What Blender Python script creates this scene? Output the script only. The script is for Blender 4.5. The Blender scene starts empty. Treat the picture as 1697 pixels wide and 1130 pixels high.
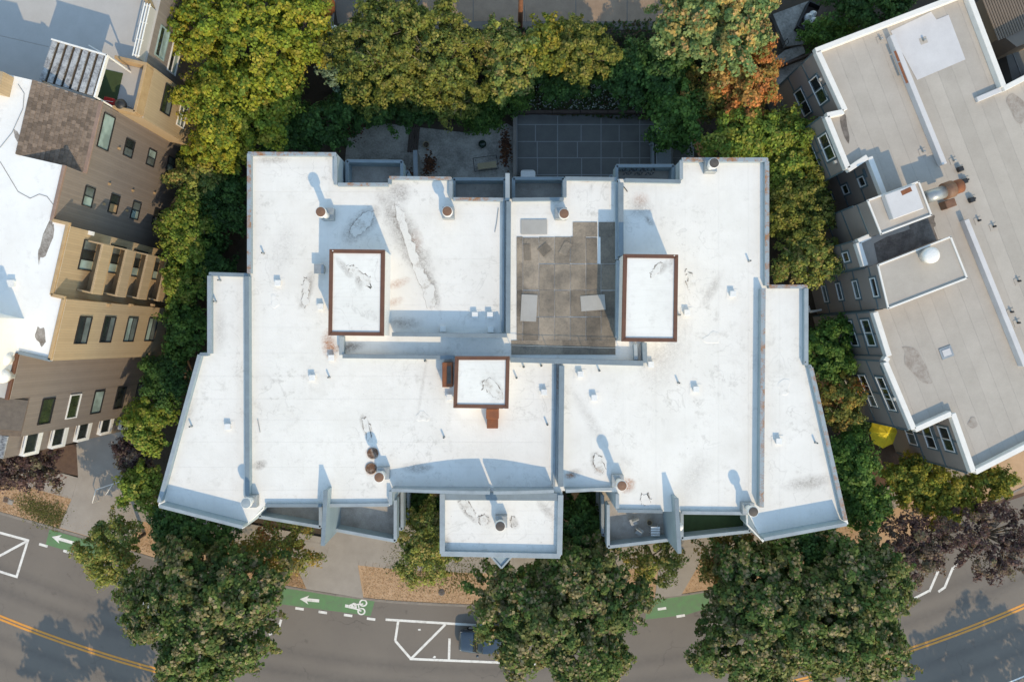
import bpy, bmesh, math, random
import numpy as np
from mathutils import Vector, Matrix
R_ = math.radians
random.seed(7)
sc = bpy.context.scene
col = sc.collection

# ------------------------------------------------------------------ camera, sky, sun, exposure
CAMZ, F, CX, CY = 55.0, 1131.0, 848.5, 565.0
cam_d = bpy.data.cameras.new('camera'); cam_d.sensor_width = 36; cam_d.lens = 36*F/1697.0
cam_d.clip_end = 2000; cam_d.clip_start = 0.5
cam = bpy.data.objects.new('camera', cam_d); cam.location = (0, 0, CAMZ); col.objects.link(cam); sc.camera = cam
SUNV = Vector((-0.55, 1.386, -1.0)).normalized()          # direction the light travels
ELEV = math.asin(-SUNV.z); AZ = math.atan2(-SUNV.x, -SUNV.y)
w = bpy.data.worlds.new('World'); sc.world = w; w.use_nodes = True
nt = w.node_tree
sky = nt.nodes.new('ShaderNodeTexSky'); sky.sky_type = 'NISHITA'; sky.sun_disc = False
sky.sun_elevation = ELEV; sky.sun_rotation = AZ; sky.air_density = 1.7; sky.dust_density = 0.1; sky.ozone_density = 0.3
bg = nt.nodes['Background']; bg.inputs['Strength'].default_value = 0.15
nt.links.new(sky.outputs[0], bg.inputs[0])
sd = bpy.data.lights.new('sun', 'SUN'); sd.energy = 2.2; sd.angle = R_(0.5); sd.color = (1.0, 0.775, 0.48)
so = bpy.data.objects.new('sun', sd); so.rotation_euler = SUNV.to_track_quat('-Z', 'Y').to_euler(); so.location = (10, -25, 80); col.objects.link(so)
vs = sc.view_settings; vs.view_transform = 'Standard'; vs.look = 'None'; vs.exposure = 0.71; vs.gamma = 1.0; vs.use_curve_mapping = False

# ------------------------------------------------------------------ helpers
def W(px, py, z=0.0):
    s = (CAMZ - z)/F
    return Vector(((px - CX)*s, (CY - py)*s, z))
def W2(px, py, z=0.0):
    p = W(px, py, z); return (p.x, p.y)
def PL(pts, z): return [W2(x, y, z) for x, y in pts]

def tag(o, label=None, cat=None, group=None, kind=None):
    if label: o['label'] = label
    if cat: o['category'] = cat
    if group: o['group'] = group
    if kind: o['kind'] = kind
    return o
def thing(name, label, cat, loc=(0, 0, 0), group=None):
    o = bpy.data.objects.new(name, None); o.location = loc; o.empty_display_size = 0.3
    col.objects.link(o); return tag(o, label, cat, group)
def wloc(o):
    v = Vector(o.location)
    while o.parent: o = o.parent; v += Vector(o.location)
    return v
def link(name, me, parent=None, center=None, rot=None):
    o = bpy.data.objects.new(name, me); col.objects.link(o)
    c = Vector(center) if center is not None else Vector((0, 0, 0))
    if parent is not None:
        o.parent = parent; c = c - wloc(parent)
    o.location = c
    if rot: o.rotation_euler = rot
    return o
def mk(name, verts, faces, mat, parent=None, smooth=False):
    V = [Vector(v) for v in verts]
    c = sum(V, Vector())/len(V)
    me = bpy.data.meshes.new(name); me.from_pydata([v - c for v in V], [], faces); me.update()
    bm = bmesh.new(); bm.from_mesh(me); bmesh.ops.recalc_face_normals(bm, faces=bm.faces); bm.to_mesh(me); bm.free()
    if smooth:
        for p in me.polygons: p.use_smooth = True
    me.materials.append(mat)
    return link(name, me, parent, c)
def mkbm(name, bm, mat, parent=None, smooth=False):
    bmesh.ops.recalc_face_normals(bm, faces=bm.faces)
    c = Vector()
    for v in bm.verts: c += v.co
    c /= max(1, len(bm.verts))
    for v in bm.verts: v.co -= c
    me = bpy.data.meshes.new(name); bm.to_mesh(me); bm.free()
    if smooth:
        for p in me.polygons: p.use_smooth = True
    me.materials.append(mat)
    return link(name, me, parent, c)
def bprism(bm, pts, z0, z1):
    lo = [bm.verts.new((p[0], p[1], z0)) for p in pts]; hi = [bm.verts.new((p[0], p[1], z1)) for p in pts]
    n = len(pts)
    bm.faces.new(lo[::-1]); bm.faces.new(hi)
    for i in range(n): bm.faces.new((lo[i], lo[(i+1) % n], hi[(i+1) % n], hi[i]))
def prism(name, pts, z0, z1, mat, parent=None, bevel=0):
    bm = bmesh.new(); bprism(bm, pts, z0, z1)
    if bevel: bmesh.ops.bevel(bm, geom=bm.edges[:], offset=bevel, segments=1, affect='EDGES')
    return mkbm(name, bm, mat, parent)
def rect(cx, cy, sx, sy, a=0):
    c, s = math.cos(a), math.sin(a)
    return [(cx + x*c - y*s, cy + x*s + y*c) for x, y in ((-sx/2, -sy/2), (sx/2, -sy/2), (sx/2, sy/2), (-sx/2, sy/2))]
def box(name, cx, cy, z0, z1, sx, sy, mat, parent=None, a=0, bevel=0):
    return prism(name, rect(cx, cy, sx, sy, a), z0, z1, mat, parent, bevel)
def seg_pts(p, q, wd, ext=0.0):
    p = Vector(p[:2]); q = Vector(q[:2]); d = (q - p).normalized(); n = Vector((-d.y, d.x))*wd/2
    p = p - d*ext; q = q + d*ext
    return [tuple(p - n), tuple(q - n), tuple(q + n), tuple(p + n)]
def seg(name, p, q, wd, z0, z1, mat, parent=None, ext=0.0, bevel=0.015):
    return prism(name, seg_pts(p, q, wd, ext), z0, z1, mat, parent, bevel)
def sheet(name, pts, z, mat, parent=None):
    return mk(name, [(x, y, z) for x, y in pts], [list(range(len(pts)))], mat, parent)
def btube(bm, p, q, r0, r1, n=6, caps=True):
    p = Vector(p); q = Vector(q); d = (q - p)
    if d.length < 1e-6: return
    d.normalize(); a = d.orthogonal().normalized(); b = d.cross(a)
    A = [bm.verts.new(p + (a*math.cos(2*math.pi*i/n) + b*math.sin(2*math.pi*i/n))*r0) for i in range(n)]
    B = [bm.verts.new(q + (a*math.cos(2*math.pi*i/n) + b*math.sin(2*math.pi*i/n))*r1) for i in range(n)]
    for i in range(n): bm.faces.new((A[i], A[(i+1) % n], B[(i+1) % n], B[i]))
    if caps: bm.faces.new(A[::-1]); bm.faces.new(B)
def tube(name, p, q, r0, r1, mat, parent=None, n=10, smooth=False):
    bm = bmesh.new(); btube(bm, p, q, r0, r1, n); return mkbm(name, bm, mat, parent, smooth)
def lathe(name, c, prof, mat, parent=None, n=20, smooth=True):
    bm = bmesh.new(); rings = []
    for r, z in prof:
        rings.append([bm.verts.new((c[0] + r*math.cos(2*math.pi*i/n), c[1] + r*math.sin(2*math.pi*i/n), c[2] + z)) for i in range(n)])
    for A, B in zip(rings[:-1], rings[1:]):
        for i in range(n): bm.faces.new((A[i], A[(i+1) % n], B[(i+1) % n], B[i]))
    bm.faces.new(rings[0][::-1]); bm.faces.new(rings[-1])
    return mkbm(name, bm, mat, parent, smooth)
def path_tube(name, pts, r, mat, parent=None, n=6):
    bm = bmesh.new()
    for a, b in zip(pts[:-1], pts[1:]): btube(bm, a, b, r, r, n)
    return mkbm(name, bm, mat, parent)
def spline(pts, n=8):
    out = []
    P = [Vector(pts[0])*2 - Vector(pts[1])] + [Vector(p) for p in pts] + [Vector(pts[-1])*2 - Vector(pts[-2])]
    for i in range(1, len(P) - 2):
        for k in range(n):
            t = k/n; a, b, c, d = P[i-1], P[i], P[i+1], P[i+2]
            out.append(0.5*((2*b) + (c - a)*t + (2*a - 5*b + 4*c - d)*t*t + (3*b - a - 3*c + d)*t**3))
    out.append(P[-2]); return out
def offset(pts, d):
    out = []
    for i, p in enumerate(pts):
        a = pts[max(0, i-1)]; b = pts[min(len(pts)-1, i+1)]
        t = (b - a).normalized(); out.append(p + Vector((t.y, -t.x))*d)      # to the right of travel
    return out
def ribbon(name, A, B, z, mat, parent=None):
    n = len(A); V = [(p[0], p[1], z) for p in A] + [(p[0], p[1], z) for p in B]
    return mk(name, V, [(i, i+1, n+i+1, n+i) for i in range(n-1)], mat, parent)

# ------------------------------------------------------------------ materials
def nodes_of(name):
    m = bpy.data.materials.new(name); m.use_nodes = True
    return m, m.node_tree, m.node_tree.nodes['Principled BSDF']
def N(nt, t, **kw):
    n = nt.nodes.new(t)
    for k, v in kw.items():
        if k in n.inputs: n.inputs[k].default_value = v
        else: setattr(n, k, v)
    return n
def c4(c): return (c[0], c[1], c[2], 1)
def mixc(nt, fac, a, b, blend='MIX'):
    m = nt.nodes.new('ShaderNodeMix'); m.data_type = 'RGBA'; m.blend_type = blend
    for s, v in ((m.inputs[0], fac), (m.inputs[6], a), (m.inputs[7], b)):
        if hasattr(v, 'is_output') or hasattr(v, 'links'): nt.links.new(v, s)
        else: s.default_value = c4(v) if isinstance(v, (tuple, list)) and len(v) == 3 else v
    return m.outputs[2]
def noise(nt, vec, scale, detail=4, rough=0.6, dist=0.0):
    n = N(nt, 'ShaderNodeTexNoise', Scale=scale, Detail=detail, Roughness=rough, Distortion=dist)
    if vec is not None: nt.links.new(vec, n.inputs['Vector'])
    return n.outputs['Fac']
def ramp(nt, v, a, b, lo=0.0, hi=1.0):
    n = N(nt, 'ShaderNodeMapRange'); n.inputs[1].default_value = a; n.inputs[2].default_value = b; n.inputs[3].default_value = lo; n.inputs[4].default_value = hi
    nt.links.new(v, n.inputs[0]); return n.outputs[0]
def math_(nt, op, a, b=None):
    n = nt.nodes.new('ShaderNodeMath'); n.operation = op
    for i, v in enumerate((a, b)):
        if v is None: continue
        if isinstance(v, (int, float)): n.inputs[i].default_value = v
        else: nt.links.new(v, n.inputs[i])
    return n.outputs[0]
def wpos(nt): return N(nt, 'ShaderNodeNewGeometry').outputs['Position']
def mapped(nt, vec, loc=(0, 0, 0), rot=(0, 0, 0), scale=(1, 1, 1), typ='TEXTURE'):
    m = N(nt, 'ShaderNodeMapping'); m.vector_type = typ
    m.inputs['Location'].default_value = loc; m.inputs['Rotation'].default_value = rot; m.inputs['Scale'].default_value = scale
    nt.links.new(vec, m.inputs['Vector']); return m.outputs['Vector']
def bump(nt, bs, h, strength=0.3, dist=0.02):
    b = N(nt, 'ShaderNodeBump', Strength=strength, Distance=dist); nt.links.new(h, b.inputs['Height']); nt.links.new(b.outputs[0], bs.inputs['Normal'])
def pm(name, c, c2=None, rough=0.7, scale=3.0, fine=25.0, lo=0.35, hi=0.65, metal=0.0, bstr=0.15, dist=0.01, rnd=0.0):
    """two-tone weathered surface"""
    m, nt, bs = nodes_of(name); v = wpos(nt)
    c2 = c2 or tuple(x*0.78 for x in c)
    n1 = noise(nt, v, scale, 5, 0.65); n2 = noise(nt, v, fine, 3, 0.6)
    f = ramp(nt, math_(nt, 'ADD', math_(nt, 'MULTIPLY', n1, 0.7), math_(nt, 'MULTIPLY', n2, 0.3)), lo, hi)
    cc = mixc(nt, f, c, c2)
    if rnd:
        oi = N(nt, 'ShaderNodeObjectInfo').outputs['Random']
        cc = mixc(nt, 1.0, cc, N_val(nt, oi, 1-rnd, 1+rnd*0.6), 'MULTIPLY')
    nt.links.new(cc, bs.inputs['Base Color']); bs.inputs['Roughness'].default_value = rough; bs.inputs['Metallic'].default_value = metal
    bump(nt, bs, n2, bstr, dist); return m
def N_val(nt, v, lo, hi):
    r = ramp(nt, v, 0, 1, lo, hi); n = N(nt, 'ShaderNodeCombineColor')
    for i in range(3): nt.links.new(r, n.inputs[i])
    return n.outputs[0]
def plain(name, c, rough=0.5, metal=0.0, spec=None):
    m, nt, bs = nodes_of(name); bs.inputs['Base Color'].default_value = c4(c); bs.inputs['Roughness'].default_value = rough; bs.inputs['Metallic'].default_value = metal
    v = wpos(nt); n = noise(nt, v, 9, 3); nt.links.new(mixc(nt, ramp(nt, n, .35, .65), c, tuple(x*0.88 for x in c)), bs.inputs['Base Color'])
    return m
def membrane(name, base, dirt, stains, rust, streak=0.0, rot=0.0):
    """roof membrane: pale sheet, soft dirt, and stains / rust marks of their own shape"""
    m, nt, bs = nodes_of(name); v = wpos(nt)
    n_big = noise(nt, v, 0.35, 5, 0.6); n_mid = noise(nt, v, 1.7, 6, 0.7); n_f = noise(nt, v, 5.5, 6, 0.72, 1.2)
    cc = mixc(nt, ramp(nt, n_big, .42, .78, 0, .55), base, dirt)
    cc = mixc(nt, ramp(nt, n_mid, .5, .8, 0, .4), cc, dirt)
    if streak:
        sv = mapped(nt, v, (0, 0, 0), (0, 0, rot), (0.18, 3.5, 1)); ns = noise(nt, sv, 1.0, 5, 0.7)
        cc = mixc(nt, ramp(nt, ns, .5, .72, 0, streak), cc, dirt)
    n_r = noise(nt, v, .55, 3, .5, .6); n_m = noise(nt, v, .3, 3, .5)
    ringf = math_(nt, 'MULTIPLY', ramp(nt, math_(nt, 'ABSOLUTE', math_(nt, 'SUBTRACT', n_r, .56)), .014, 0), ramp(nt, n_m, .46, .62, 0, .28))
    cc = mixc(nt, ringf, cc, tuple(x*.62 for x in dirt))
    blot = math_(nt, 'MULTIPLY', ramp(nt, n_mid, .56, .66, 0, .45), ramp(nt, n_m, .42, .66))
    cc = mixc(nt, blot, cc, tuple(x*.72 for x in dirt))
    spk = noise(nt, v, 9, 2, .5); cc = mixc(nt, ramp(nt, spk, .74, .8, 0, .6), cc, tuple(x*.4 for x in dirt))
    def acc(lst):
        out = None
        for (px, py, rx, ry, ang, st) in lst:
            c = W(px, py, 11.5)
            q = mapped(nt, v, (c.x, c.y, 11.5), (0, 0, R_(ang)), (rx, ry, 5))
            ln = nt.nodes.new('ShaderNodeVectorMath'); ln.operation = 'LENGTH'; nt.links.new(q, ln.inputs[0])
            d = math_(nt, 'ADD', ln.outputs['Value'], math_(nt, 'MULTIPLY', math_(nt, 'SUBTRACT', n_mid, 0.5), 1.3))
            f = ramp(nt, d, 1.15, 0.3, 0, min(1, st*1.35))
            out = f if out is None else math_(nt, 'MAXIMUM', out, f)
        return out
    s = acc(stains)
    if s is not None:
        s = math_(nt, 'MULTIPLY', s, ramp(nt, n_f, .36, .62, .25, 1))
        cc = mixc(nt, s, cc, (0.20, 0.17, 0.145))
    s = acc(rust)
    if s is not None:
        s = math_(nt, 'MULTIPLY', s, ramp(nt, n_f, .4, .6, .35, 1)); cc = mixc(nt, s, cc, (0.34, 0.13, 0.04))
    nt.links.new(cc, bs.inputs['Base Color']); bs.inputs['Roughness'].default_value = 0.62
    bs.inputs['Specular IOR Level'].default_value = 0.3
    bump(nt, bs, math_(nt, 'ADD', n_mid, math_(nt, 'MULTIPLY', n_f, .3)), 0.35, 0.05); return m
def siding(name, c, c2, pitch, along, rough=0.75):
    """boards: fine grooves across direction 'along' (unit xyz)"""
    m, nt, bs = nodes_of(name); v = wpos(nt)
    d = nt.nodes.new('ShaderNodeVectorMath'); d.operation = 'DOT_PRODUCT'; nt.links.new(v, d.inputs[0]); d.inputs[1].default_value = along
    fr = math_(nt, 'FRACT', math_(nt, 'DIVIDE', d.outputs['Value'], pitch)); fl = math_(nt, 'FLOOR', math_(nt, 'DIVIDE', d.outputs['Value'], pitch))
    g = ramp(nt, math_(nt, 'ABSOLUTE', math_(nt, 'SUBTRACT', fr, .5)), .42, .5)
    wn = N(nt, 'ShaderNodeTexWhiteNoise'); wn.noise_dimensions = '1D'; nt.links.new(fl, wn.inputs['W'])
    n1 = noise(nt, v, 1.2, 6, .7); n2 = noise(nt, v, 12, 4, .7)
    f = ramp(nt, math_(nt, 'ADD', math_(nt, 'MULTIPLY', n1, .6), math_(nt, 'MULTIPLY', wn.outputs['Value'], .35)), .3, .75)
    cc = mixc(nt, f, c, c2); cc = mixc(nt, math_(nt, 'MULTIPLY', g, .3), cc, tuple(x*.35 for x in c))
    nt.links.new(cc, bs.inputs['Base Color']); bs.inputs['Roughness'].default_value = rough
    bump(nt, bs, math_(nt, 'SUBTRACT', math_(nt, 'MULTIPLY', n2, .3), g), .5, .02); return m
def glass(name, c, rough=0.06):
    m, nt, bs = nodes_of(name); bs.inputs['Roughness'].default_value = rough; bs.inputs['Specular IOR Level'].default_value = 0.8
    v = wpos(nt); n = noise(nt, v, 0.9, 2)
    nt.links.new(mixc(nt, ramp(nt, n, .4, .6), c, tuple(x*.6 for x in c)), bs.inputs['Base Color']); return m
M = {}
STAINS = [(600, 370, 1.7, .75, 40, .75), (672, 390, 3.6, .9, -62, .7), (712, 470, 1.7, .45, -70, .75), (660, 320, .9, .8, 0, .5),
          (510, 480, 1.2, .35, 75, .55), (503, 500, .5, .25, 60, .6), (607, 708, .95, .3, -70, .9), (450, 265, 1.1, .25, 0, .4),
          (990, 768, .75, .4, -70, .75), (950, 785, .6, .3, 20, .6), (1180, 480, 1.3, .35, 60, .35), (1100, 575, 2.8, 1.6, 70, .3), (1340, 800, 1.6, .5, 10, .45), (1385, 780, 1.1, .2, -70, .5),
          (1062, 345, .9, .7, -30, .45), (1075, 365, .5, .25, -50, .6), (580, 575, 1.0, .35, 10, .7), (668, 535, 1.3, .4, 0, .5), (430, 770, .5, .3, 20, .6),
          (775, 848, .9, .25, -50, .7), (803, 862, .4, .35, 0, .8), (852, 866, .3, .45, 20, .45), (740, 900, .3, .5, 0, .5), (905, 845, 1.0, .3, -50, .35),
          (690, 775, 1.0, .4, 0, .5), (305, 690, 1.4, .5, 60, .3), (364, 545, .5, 1.4, 0, .25), (1010, 840, .5, .5, 0, .35), (700, 640, 2.5, .15, 80, .2), (875, 310, .7, .2, 10, .3), (1150, 790, 1.8, .9, 60, .2), (470, 410, 2.0, .9, 70, .18), (980, 700, 2.4, .4, -60, .22), (1120, 870, .6, .5, 0, .4)]
RUST = [(546, 572, .5, 1.0, 12, .95), (617, 750, .42, .42, 0, 1.0), (615, 775, .42, .48, 0, 1.0), (658, 470, .9, .3, 20, .35), (655, 500, .6, .25, 20, .3), (690, 400, .5, .8, 0, .2),
        (1040, 805, .55, .5, 40, .75), (992, 772, .4, .25, -60, .8), (945, 788, .35, .2, 0, .6), (1062, 330, .6, .5, 0, .3), (975, 300, .5, .12, 0, .4), (925, 630, .18, 1.6, 0, .6)]
M['roof_white'] = membrane('white_membrane', (.775, .755, .72), (.62, .595, .55), STAINS, RUST, 0.16, 0)
M['box_white'] = membrane('penthouse_membrane', (.78, .77, .74), (.60, .58, .55), [(585, 450, .9, .25, -50, .6), (608, 470, .3, .7, 10, .6), (585, 420, 2, .15, 0, .3), (1085, 450, .6, .3, 40, .65), (1100, 440, .5, .2, 60, .5), (820, 640, .5, .9, 20, .45), (805, 632, .3, .3, 0, .5)], [(598, 416, 1.6, .1, 0, .4), (1085, 425, 1.4, .1, 0, .4)], 0.35, R_(90))
M['cap'] = pm('parapet_cap', (.20, .25, .29), (.15, .185, .215), .55, 1.2, 18, .35, .68)
M['cap_pale'] = pm('parapet_cap_pale', (.31, .36, .40), (.22, .255, .285), .55, 1.4, 18, .38, .7)
M['cap_rust'] = pm('parapet_cap_rusty', (.28, .33, .37), (.30, .15, .07), .6, 1.6, 12, .48, .62)
M['blue_siding'] = siding('blue_grey_siding', (.42, .50, .56), (.36, .43, .48), .15, (0, 0, 1))
M['blue_panel'] = pm('blue_painted_panel', (.29, .365, .41), (.23, .295, .335), .5, 1.0, 10)
M['brown_trim'] = pm('brown_metal_trim', (.15, .068, .038), (.11, .05, .03), .5, 2.0, 14)
M['rust'] = pm('rusted_metal', (.25, .085, .03), (.16, .06, .03), .75, 3.0, 20)
M['rust_deep'] = pm('weathered_rust', (.13, .065, .035), (.30, .24, .20), .85, 3.0, 9, .46, .6)
M['rust_cap'] = pm('brown_cap', (.22, .12, .07), (.15, .08, .05), .6, 4.0, 30)
M['dark_cap'] = pm('dark_cap', (.10, .085, .075), (.06, .05, .045), .6, 4, 30)
M['galv'] = pm('galvanised', (.42, .44, .45), (.30, .32, .33), .45, 4, 30, metal=.5)
M['white_paint'] = plain('white_paint', (.78, .78, .77), .45)
M['mat'] = pm('roof_mat', (.30, .25, .195), (.135, .118, .098), .9, .8, 9, .38, .62, rnd=.36)
M['mat_pale'] = pm('pale_mat', (.40, .39, .37), (.34, .33, .31), .85, 1.2, 16)
M['mat_dark'] = pm('dark_mat', (.10, .098, .095), (.07, .068, .066), .9, 1.2, 16)
M['balc_floor'] = pm('balcony_floor', (.44, .40, .365), (.26, .235, .21), .8, 1.0, 12)
M['turf'] = pm('green_turf', (.045, .075, .025), (.035, .055, .02), .95, 3, 60)
M['asphalt'] = None
M['concrete'] = pm('concrete', (.36, .325, .29), (.29, .26, .23), .85, .8, 22)
M['concrete_cool'] = pm('patio_concrete', (.50, .47, .42), (.20, .19, .17), .85, .45, 7, .36, .60)
M['deck_dark'] = pm('parking_surface', (.165, .165, .155), (.115, .115, .11), .8, .7, 20)
M['deck_line'] = plain('slab_joint', (.30, .31, .31), .7)
M['paint_white'] = pm('road_paint', (.76, .75, .72), (.42, .40, .375), .7, 2.5, 22, .5, .72)
M['paint_yellow'] = pm('yellow_paint', (.68, .30, .045), (.50, .22, .05), .6, 3, 40, .45, .75)
M['paint_green'] = pm('green_paint', (.115, .25, .10), (.125, .17, .105), .75, 2.2, 30, .38, .7)
M['kerb'] = pm('kerb_concrete', (.27, .24, .21), (.19, .17, .15), .85, 2, 30)
M['soil'] = pm('soil', (.085, .062, .045), (.05, .042, .028), .95, .7, 12, bstr=.5, dist=.05)
M['bark_mulch'] = pm('mulch', (.135, .085, .06), (.09, .055, .04), .95, 2.5, 25, bstr=.5, dist=.04)
M['dry_soil'] = pm('dry_lawn', (.54, .37, .235), (.42, .28, .165), .95, 1.2, 30, bstr=.5, dist=.03)
M['tan_ground'] = pm('tan_path', (.34, .25, .18), (.25, .18, .13), .95, 1.0, 18)
M['bark'] = pm('bark', (.12, .095, .075), (.07, .055, .045), .95, 3, 30)
M['pale_twig'] = pm('pale_twig', (.30, .24, .17), (.20, .16, .11), .9, 3, 30)
M['pole_wood'] = pm('pole_wood', (.27, .12, .065), (.18, .08, .045), .9, 2, 20)
M['tyre'] = plain('tyre_rubber', (.02, .02, .02), .8)
M['alloy'] = plain('alloy_rim', (.5, .5, .5), .3, .8)
M['black'] = plain('black_plastic', (.02, .02, .022), .5)
M['glass_dark'] = glass('dark_glass', (.03, .038, .038))
M['glass_teal'] = glass('teal_blind_glass', (.36, .47, .45), .12)
M['glass_mid'] = glass('grey_glass', (.15, .18, .18), .08)
M['glass_green'] = glass('green_reflecting_glass', (.04, .055, .03), .05)
M['lamp_glass'] = glass('lamp_glass', (.6, .6, .58), .1)
LU = Vector((-.225, -.974, 0)); LV = Vector((.974, -.225, 0))
M['brown_siding'] = siding('brown_siding', (.235, .20, .178), (.195, .165, .147), .16, tuple(LU))
M['tan_siding'] = siding('tan_siding', (.43, .325, .205), (.37, .28, .175), .16, tuple(LU))
M['tan_trim'] = pm('tan_trim', (.47, .33, .18), (.35, .23, .12), .8, 2, 20)
M['gutter'] = pm('pink_brown_gutter', (.31, .215, .17), (.22, .15, .12), .8, 2, 20)
M['shingle'] = pm('shingle', (.20, .155, .125), (.125, .098, .08), .95, 6, 30, rnd=.35)
M['terrace'] = pm('terrace_coating', (.45, .44, .43), (.40, .39, .38), .8, .8, 14)
M['left_roof'] = membrane('left_roof_membrane', (.82, .815, .80), (.68, .66, .64), [], [], .1)
M['left_stain'] = pm('bitumen_patch', (.16, .135, .115), (.40, .37, .34), .9, 1.8, 9, .4, .62)
M['corr'] = pm('weathered_panel', (.44, .45, .46), (.15, .15, .16), .6, 4, 14, .42, .62)
M['slat_gap'] = plain('dark_slat', (.09, .075, .06), .8)
M['right_roof'] = pm('grey_roof_sheet', (.45, .41, .365), (.37, .335, .295), .85, .55, 12, .34, .68, rnd=.07)
M['right_base'] = plain('roof_underlay', (.25, .225, .20), .9)
M['right_patch'] = pm('pale_roof_patch', (.60, .59, .60), (.52, .51, .52), .75, .8, 14)
M['right_cap'] = pm('white_coping', (.76, .74, .71), (.68, .66, .63), .6, 2, 18)
M['right_wall'] = pm('taupe_panel', (.30, .255, .225), (.265, .225, .20), .8, .7, 15)
M['right_trim'] = plain('slate_blue_trim', (.10, .145, .165), .6)
M['stain_dark'] = pm('dirt_mark', (.36, .325, .29), (.25, .21, .18), .9, 2.2, 9, .42, .62)
M['stain_and_shade'] = pm('dirt_and_shade_mark', (.10, .085, .075), (.20, .175, .155), .9, 1.6, 9, .4, .62)  # dark tone for dirt marks and for the painted recess shade
M['yellow_cloth'] = pm('yellow_canvas', (.70, .58, .02), (.60, .48, .02), .8, 2, 30)
M['corr_brown'] = pm('brown_corrugated', (.23, .18, .14), (.19, .15, .115), .7, 1, 20)
M['red'] = plain('red_paint', (.45, .02, .02), .4)
M['wood_board'] = pm('old_board', (.42, .35, .22), (.33, .27, .17), .9, 3, 20)
M['dark_wood'] = pm('dark_board', (.10, .072, .058), (.065, .048, .04), .9, 3, 20)
M['terracotta'] = pm('clay_pot', (.33, .27, .17), (.27, .22, .14), .8, 4, 20)
M['orange_car'] = plain('orange_tarp', (.62, .17, .04), .6)
M['dead_leaf'] = pm('dead_leaves', (.16, .07, .035), (.09, .045, .025), .95, 4, 20)

def asphalt(name, tracks):
    m, nt, bs = nodes_of(name); v = wpos(nt)
    n1 = noise(nt, v, .25, 5, .6); n2 = noise(nt, v, 2.2, 5, .7); n3 = noise(nt, v, 70, 2, .6)
    cc = mixc(nt, ramp(nt, n1, .35, .7), (.178, .154, .130), (.152, .131, .112))
    cc = mixc(nt, ramp(nt, n2, .55, .8, 0, .35), cc, (.115, .105, .10))
    cc = mixc(nt, ramp(nt, n3, .3, .7, 0, .35), cc, (.22, .20, .185))
    # tyre-polished bands along the curve (distance from the curve's centre)
    for (cx, cy, r0, wd, st) in tracks:
        s = nt.nodes.new('ShaderNodeVectorMath'); s.operation = 'SUBTRACT'; nt.links.new(v, s.inputs[0]); s.inputs[1].default_value = (cx, cy, 0)
        ln = nt.nodes.new('ShaderNodeVectorMath'); ln.operation = 'LENGTH'; nt.links.new(s.outputs[0], ln.inputs[0])
        d = math_(nt, 'ABSOLUTE', math_(nt, 'SUBTRACT', ln.outputs['Value'], r0))
        f = math_(nt, 'MULTIPLY', ramp(nt, d, wd, 0, 0, st), ramp(nt, n2, .3, .6, .5, 1))
        cc = mixc(nt, f, cc, (.085, .076, .072))
    vo = N(nt, 'ShaderNodeTexVoronoi', Scale=.22); vo.feature = 'DISTANCE_TO_EDGE'
    wv = nt.nodes.new('ShaderNodeVectorMath'); wv.operation = 'ADD'; nt.links.new(v, wv.inputs[0])
    cn = N(nt, 'ShaderNodeTexNoise', Scale=.9, Detail=5); nt.links.new(v, cn.inputs['Vector'])
    sc_ = nt.nodes.new('ShaderNodeVectorMath'); sc_.operation = 'SCALE'; sc_.inputs['Scale'].default_value = 1.6; nt.links.new(cn.outputs['Color'], sc_.inputs[0]); nt.links.new(sc_.outputs[0], wv.inputs[1]); nt.links.new(wv.outputs[0], vo.inputs['Vector'])
    crk = math_(nt, 'MULTIPLY', ramp(nt, vo.outputs['Distance'], .012, .003), ramp(nt, n1, .5, .64, 0, .4))
    cc = mixc(nt, crk, cc, (.06, .055, .052))
    oil = noise(nt, v, .8, 3, .5); cc = mixc(nt, ramp(nt, oil, .66, .76, 0, .5), cc, (.075, .068, .064))
    nt.links.new(cc, bs.inputs['Base Color']); bs.inputs['Roughness'].default_value = .85
    bump(nt, bs, n3, .3, .01); return m

# foliage: colour per leaf from an attribute, thin leaves let some light through
def foliage_mat():
    m, nt, bs = nodes_of('foliage'); at = N(nt, 'ShaderNodeAttribute'); at.attribute_name = 'Col'
    nt.links.new(at.outputs['Color'], bs.inputs['Base Color']); bs.inputs['Roughness'].default_value = .55; bs.inputs['Specular IOR Level'].default_value = .25
    tr = N(nt, 'ShaderNodeBsdfTranslucent'); nt.links.new(at.outputs['Color'], tr.inputs['Color'])
    mx = N(nt, 'ShaderNodeMixShader'); mx.inputs[0].default_value = .42
    nt.links.new(bs.outputs[0], mx.inputs[1]); nt.links.new(tr.outputs[0], mx.inputs[2])
    nt.links.new(mx.outputs[0], nt.nodes['Material Output'].inputs['Surface']); return m
M['leaf'] = foliage_mat()

# ------------------------------------------------------------------ ground, road, pavements
def G(px, py): return W2(px, py, 0)
g = sheet('ground', [(-160, -160), (160, -160), (160, 160), (-160, 160)], -0.012, M['soil']); tag(g, kind='structure')
YC, YR = (-1.08, 75.8), 105.97
M['asphalt'] = asphalt('asphalt', [(YC[0], YC[1], YR-2.1, .7, .5), (YC[0], YC[1], YR-3.7, .65, .42), (YC[0], YC[1], YR+1.6, .6, .4), (YC[0], YC[1], YR+3.3, .6, .4)])
KP = [(-420, 730), (-200, 793), (0, 850), (140, 890), (300, 938), (500, 977), (600, 992), (700, 1000), (850, 1005), (1000, 1001), (1140, 985), (1300, 955), (1455, 911), (1625, 841), (1720, 796), (1900, 706), (2100, 596)]
kerb_line = spline([Vector(G(*p)) for p in KP], 8)
far_line = offset(kerb_line, 17.5)
tag(ribbon('road', kerb_line, far_line, 0.0, M['asphalt']), kind='structure')
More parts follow.
